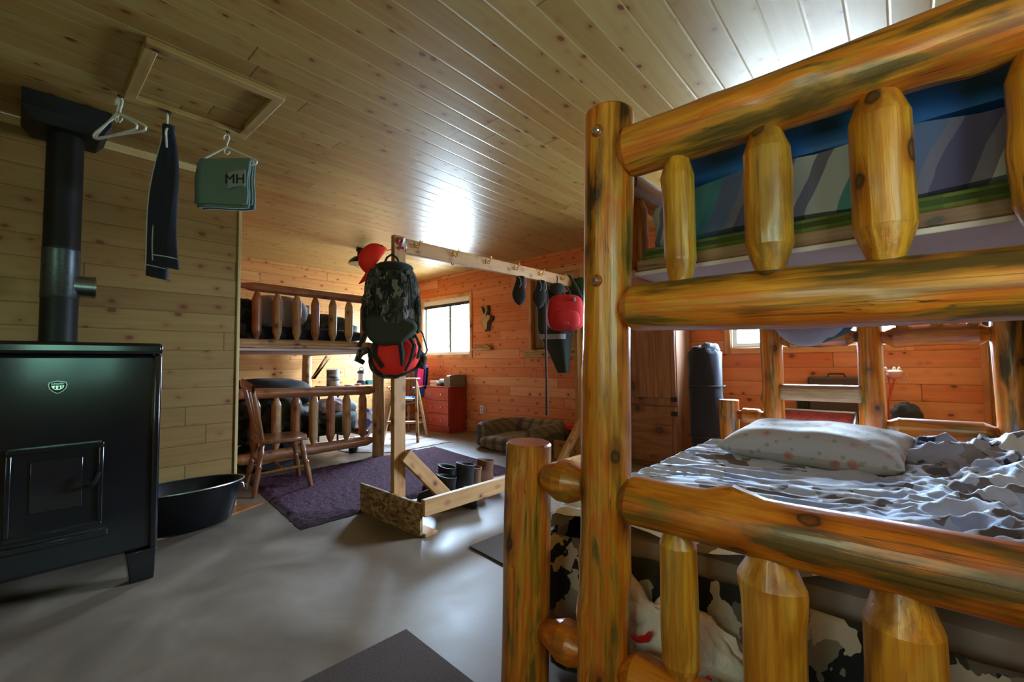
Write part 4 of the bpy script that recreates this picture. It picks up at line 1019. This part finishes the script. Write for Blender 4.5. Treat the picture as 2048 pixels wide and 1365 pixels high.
MB().blob((0, 0, .07), (.115, .10, .105), 28, 18, lambda d: 1+.06*noise.noise(d*3)).build('crown', plain('forest_green_cloth', (.02, .055, .022), .9, bump=.2), gh)
MB().lathe([(.10, 0), (.15, -.012), (.152, -.008), (.10, .010)], 28, Matrix.Translation((0, 0, .03))).build('brim', M_olive, gh)
dj = thing('dark_coat', 'long black coat hanging on the far post of the coat rack', 'coat', on_rack(.10, 2.22, .98), FACE-.3)
MB().grid(lambda u, v: Vector(((.085-.03*v)*math.cos(2*PI*u)+.02, (.05)*math.sin(2*PI*u)*(1+.3*math.sin(6*PI*u)), .66*v)), 30, 20, True, close=True).build('body', M_dark, dj, angle=80)
# boots and shoes on the rack's base
def boot(label, loc, rz, mat, h=.20, L=.28, cuff=None, grp='boots on the coat rack base'):
    b = thing('boot', label, 'boot', loc, rz, grp)
    def up(u, v):
        a = 2*PI*u
        prof = [(0.0, .048, .14, .02), (.12, .050, .142, .018), (.28, .050, .135, .016), (.42, .046, .105, -.012), (.56, .044, .075, -.045), (.75, .047, .068, -.055), (1.0, .052, .072, -.06)]
        for i in range(len(prof)-1):
            if prof[i][0] <= v <= prof[i+1][0] + 1e-6:
                f = (v-prof[i][0])/(prof[i+1][0]-prof[i][0]); w, l, o = [prof[i][k]+(prof[i+1][k]-prof[i][k])*f for k in (1, 2, 3)]; break
        c = math.cos(a); s_ = math.sin(a)
        return Vector((w*s_*(1-.12*max(0, c)), (l*c + o)*L/.28, .018 + (h-.018)*v + .012*c*(1 if v > .99 else 0)))
    mb = MB(); mb.grid(up, 26, 18, True); mb.build('upper', mat, b, solid=.006, angle=80)
    mb = MB(); n = 24; pl_ = [(.054*math.sin(2*PI*i/n)*(1-.1*max(0, math.cos(2*PI*i/n))), (.150*math.cos(2*PI*i/n)+.018)*L/.28) for i in range(n)]
    mb.add([(x, y, 0) for x, y in pl_] + [(x, y, .022) for x, y in pl_], [list(range(n)), list(range(n, 2*n))[::-1]] + [(i, i+n, (i+1) % n+n, (i+1) % n) for i in range(n)]); mb.build('sole', M_dark, b, True, .004)
    mb = MB()
    for i in range(4): z = h*(.45+.13*i); mb.tube([(-.028, (.055-.022*i)*L/.28, z), (0, (.075-.022*i)*L/.28, z+.004), (.028, (.055-.022*i)*L/.28, z)], .0035, 5)
    mb.build('laces', cuff or M_bag_grey, b)
    return b
M_bootb = plain('black_leather', (.012, .013, .012), .55, scale=30); M_bootn = plain('brown_suede', (.16, .065, .03), .8, scale=30, bump=.2); M_boott = plain('tan_leather', (.20, .10, .05), .6, scale=30)
for lb, x, y, r_, m_, h_ in (
    ('black boot on the rack base, the one nearest the slanted brace', -.09, .40, 2.3, M_bootb, .20), ('black boot standing inside the rack base, second from the slanted brace', -.20, .50, 2.0, M_bootb, .24),
    ('tall black boot in the middle of the rack base, beside the grey-topped brown boot', -.11, .60, 2.5, M_bootb, .25), ('brown boot with a worn grey top on the rack base', -.20, .76, 2.2, M_boott, .19),
    ('reddish brown suede boot at the end of the row, farthest from the chipboard plate', -.25, .95, 2.6, M_bootn, .20), ('dark shoe behind the near post of the coat rack', -.20, .10, .6, M_bootb, .14),
    ('black low shoe in front of the tall black boot on the rack base', .08, .52, 1.4, M_bootb, .12)):
    boot(lb, on_rack(x, y, .0), r_ - .06, m_, h_)

# ------------------------------------------------------------------ rugs and mats
def flat(name, pts, th, mat, label, cat, smooth=False):
    n = len(pts); mb = MB()
    mb.add([(x, y, .001) for x, y in pts] + [(x, y, th) for x, y in pts], [list(range(n))[::-1], list(range(n, 2*n))] + [(i, (i+1) % n, (i+1) % n+n, i+n) for i in range(n)])
    return tag(mb.build(name, mat, None, smooth), label, cat)
t = NT('mauve_shag'); n1 = t.noise(t.coords('Object', (45,)*3), 1, 5, .7); n2 = t.noise(t.coords('Object', (6,)*3), 1, 3)
t.color(t.mix(n1, (.025, .013, .020), t.mix(n2, (.16, .075, .13), (.12, .058, .064)))); t.bump(n1, 1.0, .02); M_shag = t.props(.95, spec=.1)
rc = [(-2.85, 1.215), (-4.38, 1.40), (-4.335, 3.47), (-2.79, 3.19)]
def rugf(u, v):
    a = Vector((*rc[0], 0)).lerp(Vector((*rc[1], 0)), u); b = Vector((*rc[3], 0)).lerp(Vector((*rc[2], 0)), u); p = a.lerp(b, v)
    e = min(min(u, 1-u)*40, min(v, 1-v)*40, 1)
    p.x += .012*noise.noise(Vector((u*40, v*40, 1)))*(1-e*.5); p.y += .012*noise.noise(Vector((u*40, v*40, 5)))*(1-e*.5)
    p.z = .003 + .016*e + .010*noise.noise(Vector((p.x*28, p.y*28, 0))) * e + .007*noise.noise(Vector((p.x*70, p.y*70, 3)))*e
    return p
tag(MB().grid(rugf, 110, 130).build('shag_rug', M_shag, None, angle=180), 'large mauve brown shag rug under the coat rack and the spindle chair', 'rug')
def matt(name, a, b): 
    t = NT(name); n_ = t.noise(t.coords('Object', (120,)*3), 1, 3); t.color(t.mix(n_, a, b)); t.bump(n_, .4, .004); return t.props(.95, spec=.15)
M_mat = matt('grey_carpet', (.062, .045, .038), (.10, .075, .062))
flat('carpet_mat', [(-1.85, 1.715), (-.98, 1.60), (-.90, 2.70), (-1.815, 2.80)], .010, M_mat, 'flat grey brown carpet mat on the floor alongside the front bunk', 'mat')
flat('carpet_mat', [(-1.47, 1.03), (-.98, 1.0), (-.96, .10), (-1.52, .10)], .010, matt('brown_carpet', (.05, .032, .025), (.085, .058, .048)), 'flat brown carpet mat in front of the short bunk post, nearest the camera', 'mat')
t = NT('striped_mat'); sp = t.n('ShaderNodeSeparateXYZ'); t.l(t.coords('Object'), sp.inputs[0])
t.color(t.mix(t.math('LESS_THAN', t.math('FRACT', t.math('MULTIPLY', sp.outputs[0], 4.2)), .08), (.40, .36, .34), (.20, .17, .17))); M_fmat = t.props(.8)
flat('woven_mat', [(-4.46, 3.80), (-4.45, 2.96), (-4.90, 2.60), (-5.75, 2.62), (-5.95, 3.80)], .008, M_fmat, 'pale woven mat with thin dark stripes under the wooden step ladder', 'mat')

# ------------------------------------------------------------------ second bunk bed, in the alcove
b2 = thing('bunk_bed', 'brown log bunk bed with slim pencil-point spindles in the alcove behind the chair', 'bunk bed')
BX = -4.45; YR = 2.745; YLs = 1.22; BXB = -6.22
for (x, y, h, r, s) in ((BX, YR, 1.86, .066, 201), (BX, YLs, 1.86, .06, 202), (BXB, YR-.03, 1.85, .062, 203), (BXB, YLs, 1.85, .06, 204)):
    log_part('post', b2, (x, y, 0), (x, y, h), r, M_log3b, seed=s, n=18, knots=3)
def rail2(z, r, s, mat, e='tenon', tl=.12, y0=YLs+.04, y1=YR-.04, z1=None):
    return log_part('rail', b2, (BX, y0, z), (BX, y1, z1 or z), r, mat, e, e, s, None, .03, tl, .35, 18)
rail2(1.752, .042, 211, M_log3, tl=.13, y0=1.31, z1=1.735)
rail2(1.235, .036, 212, M_log3b, tl=.08)
rail2(.772, .048, 213, M_log3, tl=.08, z1=.735)
rail2(.185, .052, 214, M_log3, tl=.10)
box_part('deck_board', M_ply, b2, BXB+.03, YLs+.05, 1.160, BX+.045, YR+.10, 1.182, .002)
box_part('deck_rail', M_log3b, b2, BX+.01, YLs+.06, 1.184, BX+.04, YR+.02, 1.215)
sh0 = None
def spin2(y, z0, z1, r, mat, s): return log_part('spindle', b2, (BX, y, z0), (BX, y, z1), r, mat, 'tenon', 'tenon', s, None, .015, .085, .32, 16, 1)
for i, y in enumerate((1.478, 1.656, 1.837, 2.02, 2.204, 2.382, 2.56)): spin2(y, 1.255, 1.725, .041, M_log3b if i % 3 else M_log3, 220+i)
for i, y in enumerate((1.48, 1.66, 1.837, 2.013, 2.189, 2.364, 2.55)): spin2(y, .215, .735, .043, M_log3b if i % 2 else M_log3, 230+i)
for z in (1.235, 1.735, .27, .70):
    log_part('side_rail', b2, (BX-.03, YLs, z), (BXB+.03, YLs, z), .04, M_log3, 'tenon', 'tenon', 240, n=16)
log_part('side_rail', b2, (BX-.03, YR-.01, 1.19), (BXB+.03, YR-.03, 1.19), .04, M_log3, 'tenon', 'tenon', 241, n=16)
log_part('side_rail', b2, (BX-.03, YR-.12, .27), (BXB+.03, YR-.12, .27), .04, M_log3, 'tenon', 'tenon', 242, n=16)
MB().add([(BXB+.02, YR+.02, .83), (BXB+.06, YR+.02, .83), (BXB+.06, YR+.06, .83), (BXB+.02, YR+.06, .83), (BXB+.02, YR+.30, 1.155), (BXB+.06, YR+.30, 1.155), (BXB+.06, YR+.22, 1.155), (BXB+.02, YR+.22, 1.155)], [(0,1,2,3)[::-1], (4,5,6,7), (0,1,5,4), (1,2,6,5), (2,3,7,6), (3,0,4,7)]).build('corner_brace', M_log3b, b2, True, .003)
def lump(name, label, cat, c, r, mat, seed, n=2.6, amp=.10, k=36):
    f = superbox(1, 1, 1, n, lambda d: 1 + amp*noise.noise(d*2.2 + Vector((seed, seed*.7, 1))) + amp*.5*noise.noise(d*5 + Vector((seed, 1, 2))))
    return tag(MB().blob(c, r, k, 22, f).build(name, mat, None, angle=80), label, cat)
lump('mattress', 'dark mattress on the top bunk in the alcove', 'mattress', (-5.35, 1.97, 1.26), (.84, .69, .075), M_greencamo, 1, 6, .02)
lump('grey_pillow', 'grey pillow standing behind the spindles of the alcove top bunk', 'pillow', (-4.60, 1.73, 1.545), (.085, .27, .165), M_bag_grey, 2, 2.6, .05)
lump('green_blanket', 'dark green blanket heaped on the alcove top bunk beyond the grey pillow', 'blanket', (-4.78, 2.22, 1.42), (.18, .40, .16), M_greencamo, 3, 2.2, .15)
lump('green_sleeping_bag', 'dark green sleeping bag bundled at the wall end of the alcove top bunk', 'sleeping bag', (-4.66, 1.43, 1.44), (.16, .14, .22), M_greencamo, 4, 2.2, .12)
lump('black_quilt', 'black quilt along the bottom of the alcove top bunk', 'quilt', (-4.56, 2.02, 1.335), (.06, .62, .065), M_navy, 5, 3, .10)
lump('mattress', 'dark mattress on the lower bunk in the alcove', 'mattress', (-5.35, 1.97, .40), (.84, .68, .14), M_greencamo, 6, 6, .02)
lump('dark_quilt', 'dark brown quilt mounded above the lower rail of the alcove bunk', 'quilt', (-4.95, 1.72, .72), (.36, .48, .17), plain('dark_brown_quilt', (.018, .012, .008), .9, bump=.3), 7, 2.4, .10)
lump('green_comforter', 'green and black comforter pressed against the lower spindles of the alcove bunk', 'comforter', (-4.62, 1.66, .53), (.10, .33, .19), M_greencamo, 8, 2.6, .12)
lump('crumpled_cloth', 'crumpled pale lilac cloth behind the lower spindles of the alcove bunk', 'cloth', (-4.66, 2.30, .585), (.10, .15, .08), plain('lilac_cloth', (.42, .38, .46), .9), 9, 2.4, .22)
lump('striped_bag', 'brown and grey striped bag behind the lower spindles of the alcove bunk', 'bag', (-4.62, 2.24, .42), (.08, .11, .11), camo('stripe_bag', [(.20, .16, .13), (.33, .29, .26), (.10, .07, .05)], 14, .8), 10, 3, .08)
lump('blue_pillow', 'light blue pillow leaning at the foot of the alcove lower bunk', 'pillow', (-4.80, 2.52, .53), (.16, .12, .085), plain('pale_blue', (.36, .48, .62), .9), 11, 2.6, .1)
lump('black_duffel', 'black duffel bag at the foot of the alcove lower bunk', 'duffel bag', (-4.66, 2.44, .37), (.09, .10, .12), M_dark, 12, 2.8, .08)
lump('storage_bag', 'dark bag on the floor under the alcove bunk, behind the chair legs', 'bag', (-4.75, 1.72, .14), (.22, .30, .138), M_dark, 13, 2.6, .1)
lump('patterned_cloth', 'white cloth with blue swirls hanging beside the alcove bunk post', 'cloth', (-5.02, 2.93, .30), (.06, .10, .17), camo('swirl_cloth', [(.6, .62, .66), (.55, .5, .55), (.06, .14, .40), (.62, .6, .6)], 12, 1.4), 14, 2.2, .2)
bk = thing('green_bucket', 'small dark green bucket on the woven mat by the alcove bunk post', 'bucket', (-4.845, 2.66, .009))
MB().lathe([(.045, 0), (.075, .14), (.080, .142), (.078, .15), (.068, .148), (.042, .01)], 24).build('pail', plain('dark_green_plastic', (.008, .045, .035), .4), bk)
MB().tube([(-.077, 0, .14), (-.05, 0, .165), (0, 0, .172), (.05, 0, .165), (.077, 0, .14)], .003, 6).build('handle', M_iron, bk)

# side table with lantern and bark cylinder
tbx, tby, tbz = -5.60, 3.02, .745
tt = thing('side_table', 'small wooden table with thin black legs between the alcove bunk and window corner', 'table', (tbx, tby, 0))
box_part('tabletop', M_log3b, tt, -.30, -.34, tbz-.03, .30, .34, tbz)
for sx_ in (-1, 1):
    for sy in (-1, 1): MB().tube([(sx_*.26, sy*.30, 0), (sx_*.26, sy*.30, tbz-.03)], .012, 8).build('leg', M_iron, tt)
bl = thing('birch_candle_holder', 'cylinder of grey birch bark standing on the small table', 'candle holder', (-5.60, 2.785, tbz))
t = NT('birch_bark'); n1 = t.noise(t.coords('Object', (6, 6, 60)), 1, 4, .6, .4); t.color(t.ramp(n1, [(.40, (.05, .045, .04)), (.5, (.40, .37, .34)), (.68, (.62, .60, .58))])); M_birch = t.props(.8)
MB().lathe([(.080, 0), (.082, .01), (.080, .11), (.082, .212), (.070, .215), (.068, .19), (.03, .188)], 26).build('bark_cylinder', M_birch, bl)
ln = thing('camping_lantern', 'white camping lantern with dark green base and top handle on the small table', 'lantern', (-5.56, 3.165, tbz))
M_dkg = plain('bottle_green_plastic', (.005, .05, .045), .4)
MB().lathe([(.058, 0), (.062, .01), (.058, .05), (.045, .062)], 24).build('base', M_dkg, ln); MB().lathe([(.040, .062), (.042, .07), (.042, .15), (.040, .155)], 24).build('globe', plain('frosted_globe', (.72, .78, .85), .3), ln)
MB().lathe([(.045, .155), (.058, .16), (.050, .185), (.03, .20), (.0, .203)], 24).build('cap', M_dkg, ln); MB().tube([(-.045, 0, .17), (-.05, 0, .21), (-.03, 0, .24), (.03, 0, .24), (.05, 0, .21), (.045, 0, .17)], .005, 6).build('handle', M_iron, ln)
o = tag(MB().box(-5.62, 3.23, tbz, -5.50, 3.33, tbz+.065).build('teal_box', plain('teal_card', (.08, .25, .25), .6), None, True, .006), 'small teal box beside the lantern on the small table', 'box')
bt = thing('white_bottle', 'white bottle behind the teal box on the small table', 'bottle', (-5.74, 3.26, tbz)); MB().lathe([(.035, 0), (.037, .01), (.037, .11), (.015, .14), (.015, .165)], 18).build('bottle', M_white, bt); MB().lathe([(.018, .165), (.018, .185), (.012, .188)], 14).build('cap', M_white, bt)
o = tag(MB().lathe([(.05, 0), (.065, .012), (.06, .018), (.02, .008)], 20, Matrix.Translation((-5.45, 2.93, tbz))).build('white_saucer', M_white, None), 'small white saucer on the edge of the small table', 'saucer')
o = tag(MB().blob((-5.46, 3.06, tbz+.014), (.05, .045, .013), 16, 8).build('pink_sponge', plain('pink_sponge', (.6, .06, .15), .9), None), 'flat pink pouch next to the lantern base', 'pouch')

# wooden step ladder
lad = thing('step_ladder', 'folding wooden step ladder with two treads standing on the woven mat', 'step ladder', (-5.04, 3.52, .009), .62)
def bar(name, p0, p1, w, d, par, mat):
    a, b = Vector(p0), Vector(p1); L = (b-a).length
    return MB().box(-w/2, -d/2, 0, w/2, d/2, L).build(name, mat, par, True, .004, M=along(a, b))
for s_ in (-1, 1):
    bar('front_rail', (s_*.235, -.20, 0), (s_*.14, .0, .80), .03, .05, lad, M_log3b)
    bar('rear_leg', (s_*.22, .26, 0), (s_*.13, .05, .78), .028, .04, lad, M_log3b)
box_part('top_step', M_log3b, lad, -.165, -.06, .80, .165, .12, .822)
for z, w in ((.53, .165), (.24, .20)): box_part('step', M_log3b, lad, -w+.012, -.20+.2*z/.8-.075, z, w-.012, -.20+.2*z/.8+.03, z+.025)
bar('cross_brace', (-.20, .20, .2), (.20, .20, .2), .02, .03, lad, M_log3b)

# red dresser and what stands on it
ds = thing('dresser', 'small red stained chest of three drawers against the orange wall', 'dresser', (-5.27, 4.41, 0))
DW, DD, DH = .27, .16, .682
box_part('body', M_dres, ds, -DW, -DD, .0, DW, DD, DH-.018)
box_part('top', M_dres, ds, -DW-.008, -DD-.012, DH-.018, DW+.008, DD+.004, DH)
box_part('plinth', M_dres, ds, -DW+.002, -DD-.006, .0, DW-.002, -DD, .085)
for z0, z1 in ((.095, .275), (.285, .465), (.475, .655)):
    d_ = box_part('drawer', M_dres, ds, -DW+.012, -DD-.014, z0, DW-.012, -DD-.001, z1, .005)
    for x in (-.12, .12):
        k = MB().lathe([(.006, 0), (.006, .012), (.014, .016), (.012, .028), (.004, .031)], 14).build('knob', M_brass, d_)
        k.matrix_local = d_.matrix_basis.inverted() @ along((x, -DD-.014, (z0+z1)/2), (x, -DD-1, (z0+z1)/2))
cb = thing('cardboard_box', 'open cardboard box on the dresser top, at its end toward the deer plaque', 'box', (-5.075, 4.42, DH))
M_card = plain('cardboard', (.22, .16, .12), .85)
mb = MB(); mb.box(-.068, -.15, 0, .068, .15, .006); mb.box(-.068, -.15, .006, -.062, .15, .13); mb.box(.062, -.15, .006, .068, .15, .165); mb.box(-.062, -.15, .006, .062, -.144, .13); mb.box(-.062, .144, .006, .062, .15, .165)
mb.build('carton', M_card, cb, False)
lump('dark_hat', 'dark hat lying in the top of the cardboard box', 'hat', (-5.07, 4.47, DH+.135), (.058, .10, .04), M_navy, 21, 2.2, .15, 24)
o = lump('tissue', 'crumpled white tissue on the rim of the cardboard box', 'tissue', (-5.085, 4.33, DH+.145), (.05, .05, .018), M_vinyl, 22, 2, .35, 20)
o = lump('blue_cloth', 'pale blue folded cloth resting on the dresser', 'cloth', (-5.235, 4.36, DH+.075), (.085, .08, .035), plain('ice_blue_cloth', (.42, .62, .72), .8), 23, 2.2, .2, 28)
o = lump('dark_pouch', 'black pouch under the pale blue cloth on the dresser', 'pouch', (-5.24, 4.36, DH+.022), (.075, .07, .021), M_dark, 24, 2.2, .1, 20)
for i, (z, dx) in enumerate(((0, 0), (.026, .012), (.05, -.01))):
    bkk = MB().box(-5.515+dx, 4.30, DH+z, -5.36+dx, 4.45, DH+z+.024).build('paperback', [M_vinyl, plain('pinkish_paper', (.6, .42, .42), .7), plain('cream_paper', (.70, .66, .60), .7)][i], None, True, .002)
    tag(bkk, ['bottom booklet of the small pile on the dresser', 'middle pinkish booklet of the small pile on the dresser', 'top cream booklet of the small pile on the dresser'][i], 'booklet', 'pile of booklets on the dresser')

# barn lamp on the ceiling
lp = thing('ceiling_lamp', 'dark metal dome lamp with a pale bulb under the alcove ceiling', 'lamp', (-4.94, 2.80, H))
MB().lathe([(.060, -.03), (.062, -.012), (.05, 0)], 24).build('canopy', M_iron, lp); MB().lathe([(.045, -.09), (.045, -.03)], 18).build('neck', M_iron, lp)
MB().lathe([(.152, -.185), (.155, -.18), (.135, -.145), (.09, -.105), (.045, -.088), (.040, -.094), (.085, -.112), (.13, -.15), (.148, -.184)], 32).build('shade', plain('bronze_metal', (.035, .025, .015), .35, .6), lp)
MB().blob((0, 0, -.165), (.042, .042, .045), 18, 12).build('bulb', plain('milky_bulb', (.75, .72, .70), .25), lp)
mb = MB()
for a in range(6): mb.tube([(.09*math.cos(a*PI/3), .09*math.sin(a*PI/3), -.18), (.075*math.cos(a*PI/3), .075*math.sin(a*PI/3), -.215), (.03*math.cos(a*PI/3), .03*math.sin(a*PI/3), -.235), (0, 0, -.238)], .002, 5)
mb.build('wire_guard', M_steel, lp)

# dog bed, red drum
dg_ = thing('dog_bed', 'plaid dog bed with a rounded bolster on three sides, along the far wall', 'dog bed', (-3.50, 4.12, 0))
t = NT('brown_plaid'); sp = t.n('ShaderNodeSeparateXYZ'); t.l(t.coords('Object', (1, 1, 1), 0, (.05, 0, 0)), sp.inputs[0])
ax = t.math('GREATER_THAN', t.math('FRACT', t.math('MULTIPLY', sp.outputs[0], 6.5)), .62); ay = t.math('GREATER_THAN', t.math('FRACT', t.math('MULTIPLY', t.math('ADD', sp.outputs[1], sp.outputs[2]), 7)), .66)
t.color(t.mix(t.math('MULTIPLY', ax, .75), t.mix(t.math('MULTIPLY', ay, .55), (.21, .165, .125), (.07, .05, .04)), (.045, .032, .028))); t.bump(t.noise(t.coords('Object', (25,)*3), 1, 3), .3, .01); M_plaid = t.props(.9, sheen=.2)
pth = [(-.56, -.34), (-.60, -.10), (-.56, .16), (-.40, .31), (-.10, .345), (.20, .345), (.45, .30), (.58, .14), (.60, -.10), (.56, -.34)]
def smooth_path(p, n):
    out = []
    for i in range(len(p)-1):
        p0, p1, p2, p3 = [Vector(p[max(0, min(len(p)-1, i+k))]) for k in (-1, 0, 1, 2)]
        for j in range(n):
            q = j/n; out.append(.5*((2*p1) + (p2-p0)*q + (2*p0-5*p1+4*p2-p3)*q*q + (3*p1-p0-3*p2+p3)*q*q*q))
    return out + [Vector(p[-1])]
cl_ = smooth_path([(x*.69, y) for x, y in pth], 6)
mb = MB(); mb.tube([(p.x, p.y, .155) for p in cl_], [.085 if i < 2 or i > len(cl_)-3 else .105 for i in range(len(cl_))], 18)
for v_ in mb.v: v_.z = max(0, .155 + (v_.z-.155)*1.5)
mb.build('bolster', M_plaid, dg_, angle=80)
MB().blob((0, -.05, .085), (.37, .33, .075), 40, 16, superbox(1,1,1,4)).build('cushion', M_plaid, dg_, angle=80)
MB().blob((0, -.335, .085), (.37, .085, .083), 40, 16, superbox(1,1,1,2.6)).build('front_roll', M_plaid, dg_, angle=80)
rd = thing('red_drum', 'red plastic drum with a wide black band behind the far brace of the coat rack', 'drum', (-2.825, 4.36, 0))
MB().lathe([(.125, 0), (.14, .01), (.145, .16)], 30).build('base', M_redplastic, rd); MB().lathe([(.147, .16), (.149, .255)], 30).build('band', M_dark, rd); MB().lathe([(.153, .255), (.157, .26), (.155, .30), (.13, .312), (.0, .315)], 30).build('lid', M_redplastic, rd)

# ------------------------------------------------------------------ behind the front bunk
cab_ = thing('wardrobe', 'tall brown pine cupboard with upper and lower panelled doors behind the front bunk', 'wardrobe', (-1.87, 4.37, 0))
CW, CD, CH = .255, .19, 1.80
M_cab = log_mat('brown_pine', [(.24, .10, .045), (.32, .15, .07)], rough=.5, coat=.05, crack=0, knot_sc=4)
box_part('body', M_cab, cab_, -CW, -CD, .03, CW, CD, CH); box_part('plinth', M_log3, cab_, -CW+.02, -CD+.02, 0, CW-.02, CD, .03)
box_part('cornice', M_cab, cab_, -CW-.02, -CD-.025, CH, CW+.02, CD, CH+.03)
for z0, z1 in ((.045, .585), (.60, CH-.02)):
    d_ = box_part('door', M_cab, cab_, -CW+.008, -CD-.018, z0, CW-.008, -CD-.001, z1, .004)
    x0, x1 = -CW+.055, CW-.055
    inv = d_.matrix_basis.inverted()
    def pt(name, m, bx_, bev): 
        c = box_part(name, m, d_, *bx_, bev); c.matrix_local = inv @ c.matrix_basis; return c
    pt('raised_panel', M_cab, (x0, -CD-.026, z0+.07, x1, -CD-.0185, z1-.07), .007)
    for a_ in ((-CW+.012, z0+.004, x0-.006, z1-.004), (x1+.006, z0+.004, CW-.012, z1-.004)): pt('stile', M_cab, (a_[0], -CD-.024, a_[1], a_[2], -CD-.0185, a_[3]), .003)
    for zz in (z0+.06, z1-.06): pt('hinge', M_iron, (CW-.055, -CD-.029, zz-.022, CW+.004, -CD-.0245, zz+.022), .002)
rl = thing('rolled_mattress', 'tall dark navy roll standing upright between the brown cupboard and the short far post', 'bedroll', (-1.345, 4.16, 0))
def rollf(u, v):
    a = 2*PI*u; r = .142 + .010*math.sin(3*a+v*5) + .012*noise.noise(Vector((math.cos(a)*2, math.sin(a)*2, v*7)))
    if v > .965: r *= .80
    if v >= .999: r *= .35
    return Vector((r*math.cos(a), r*.92*math.sin(a), 1.15*v + (.03*noise.noise(Vector((math.cos(a)*3, math.sin(a)*3, 1))) if v > .9 else 0)))
MB().grid(rollf, 40, 60, True, close=True).build('roll', M_navy, rl, angle=80)
MB().blob((.05, 0, 1.13), (.07, .09, .055), 20, 12, rag).build('top_flap', plain('slate_lining', (.09, .11, .16), .8), rl)
for z in (.35, .80): MB().tube([(.156*math.cos(2*PI*i/24), .145*math.sin(2*PI*i/24), z) for i in range(24)], .006, 6, closed=True).build('tie', M_dark, rl)
wb = thing('brown_case', 'flat dark brown case leaning on the wall behind the ladder of the front bunk', 'case', (-.42, 4.53, .52))
MB().box(-.20, -.045, 0, .20, .045, .36).build('case', plain('brown_leatherette', (.06, .032, .028), .7, bump=.3, scale=30), wb, True, .015); MB().tube([(-.06, -.03, .36), (-.05, -.03, .385), (.05, -.03, .385), (.06, -.03, .36)], .006, 6).build('handle', M_dark, wb)
MB().box(-.28, -.05, 0, -.205, .02, .22).build('side_pouch', M_dark, wb, True, .01)
lc = thing('lounge_chair', 'red folding lounger with pale tubular frame behind the ladder of the front bunk', 'lounge chair', (-.545, 4.25, 0))
for y, z in ((.16, .60), (-.12, .515)): MB().tube([(-.24, y, z), (.25, y, z)], .011, 10).build('frame_tube', M_steel, lc)
for x in (-.24, .25):
    MB().tube([(x, .16, .60), (x, -.12, .515)], .011, 10).build('frame_tube', M_steel, lc)
    MB().tube([(x, .16, .60), (x, .17, .0)], .011, 10).build('leg', M_steel, lc); MB().tube([(x, -.12, .515), (x, -.16, 0)], .011, 10).build('leg', M_steel, lc)
MB().grid(lambda u, v: Vector((-.225+.46*u, -.11+.26*v, .513+.080*v - .025*math.sin(PI*v))), 10, 10).build('sling', camo('red_sling', [(.30, .016, .012), (.22, .013, .01), (.26, .02, .012), (.12, .015, .01)], 60, 1), lc, solid=.004)
ty = thing('pink_toy', 'pink and white toy on a thin red stalk, seen past the ladder post', 'toy', (-.055, 4.42, .50))
M_pk = plain('toy_pink', (.62, .25, .24), .6); M_rdw = plain('red_wire', (.5, .04, .02), .5)
MB().blob((0, 0, .405), (.052, .04, .036), 22, 14).build('body', M_pk, ty); MB().blob((0, 0, .428), (.050, .038, .014), 18, 8).build('white_back', M_white, ty)
for x in (-.05, .0, .028): MB().blob((x, 0, .447), (.010, .010, .018), 10, 8).build('knob', M_white, ty)
MB().tube([(.03, 0, .385), (.055, 0, .365), (.068, 0, .38), (.066, 0, .40), (.054, 0, .398)], .006, 8).build('curl', M_pk, ty)
MB().tube([(.0, 0, .38), (-.02, 0, .30), (-.045, 0, .20), (-.05, 0, 0)], [.008, .006, .006, .008], 8).build('stalk', M_rdw, ty); MB().tube([(-.04, 0, .39), (-.03, 0, .33), (-.035, 0, .26)], .005, 6).build('stalk', M_rdw, ty)
nb_ = thing('low_bench', 'low brown bench against the wall behind the front bunk', 'bench', (-.02, 4.42, 0))
box_part('seat', M_log3, nb_, -.20, -.15, .46, .25, .15, .50)
for x in (-.17, .21):
    for y in (-.12, .12): box_part('leg', M_log3, nb_, x, y-.015, 0, x+.03, y+.015, .46)
lump('black_bag', 'black bag slumped on the low bench behind the ladder post', 'bag', (.0, 4.33, .605), (.09, .08, .10), M_dark, 31, 2.0, .2, 24)
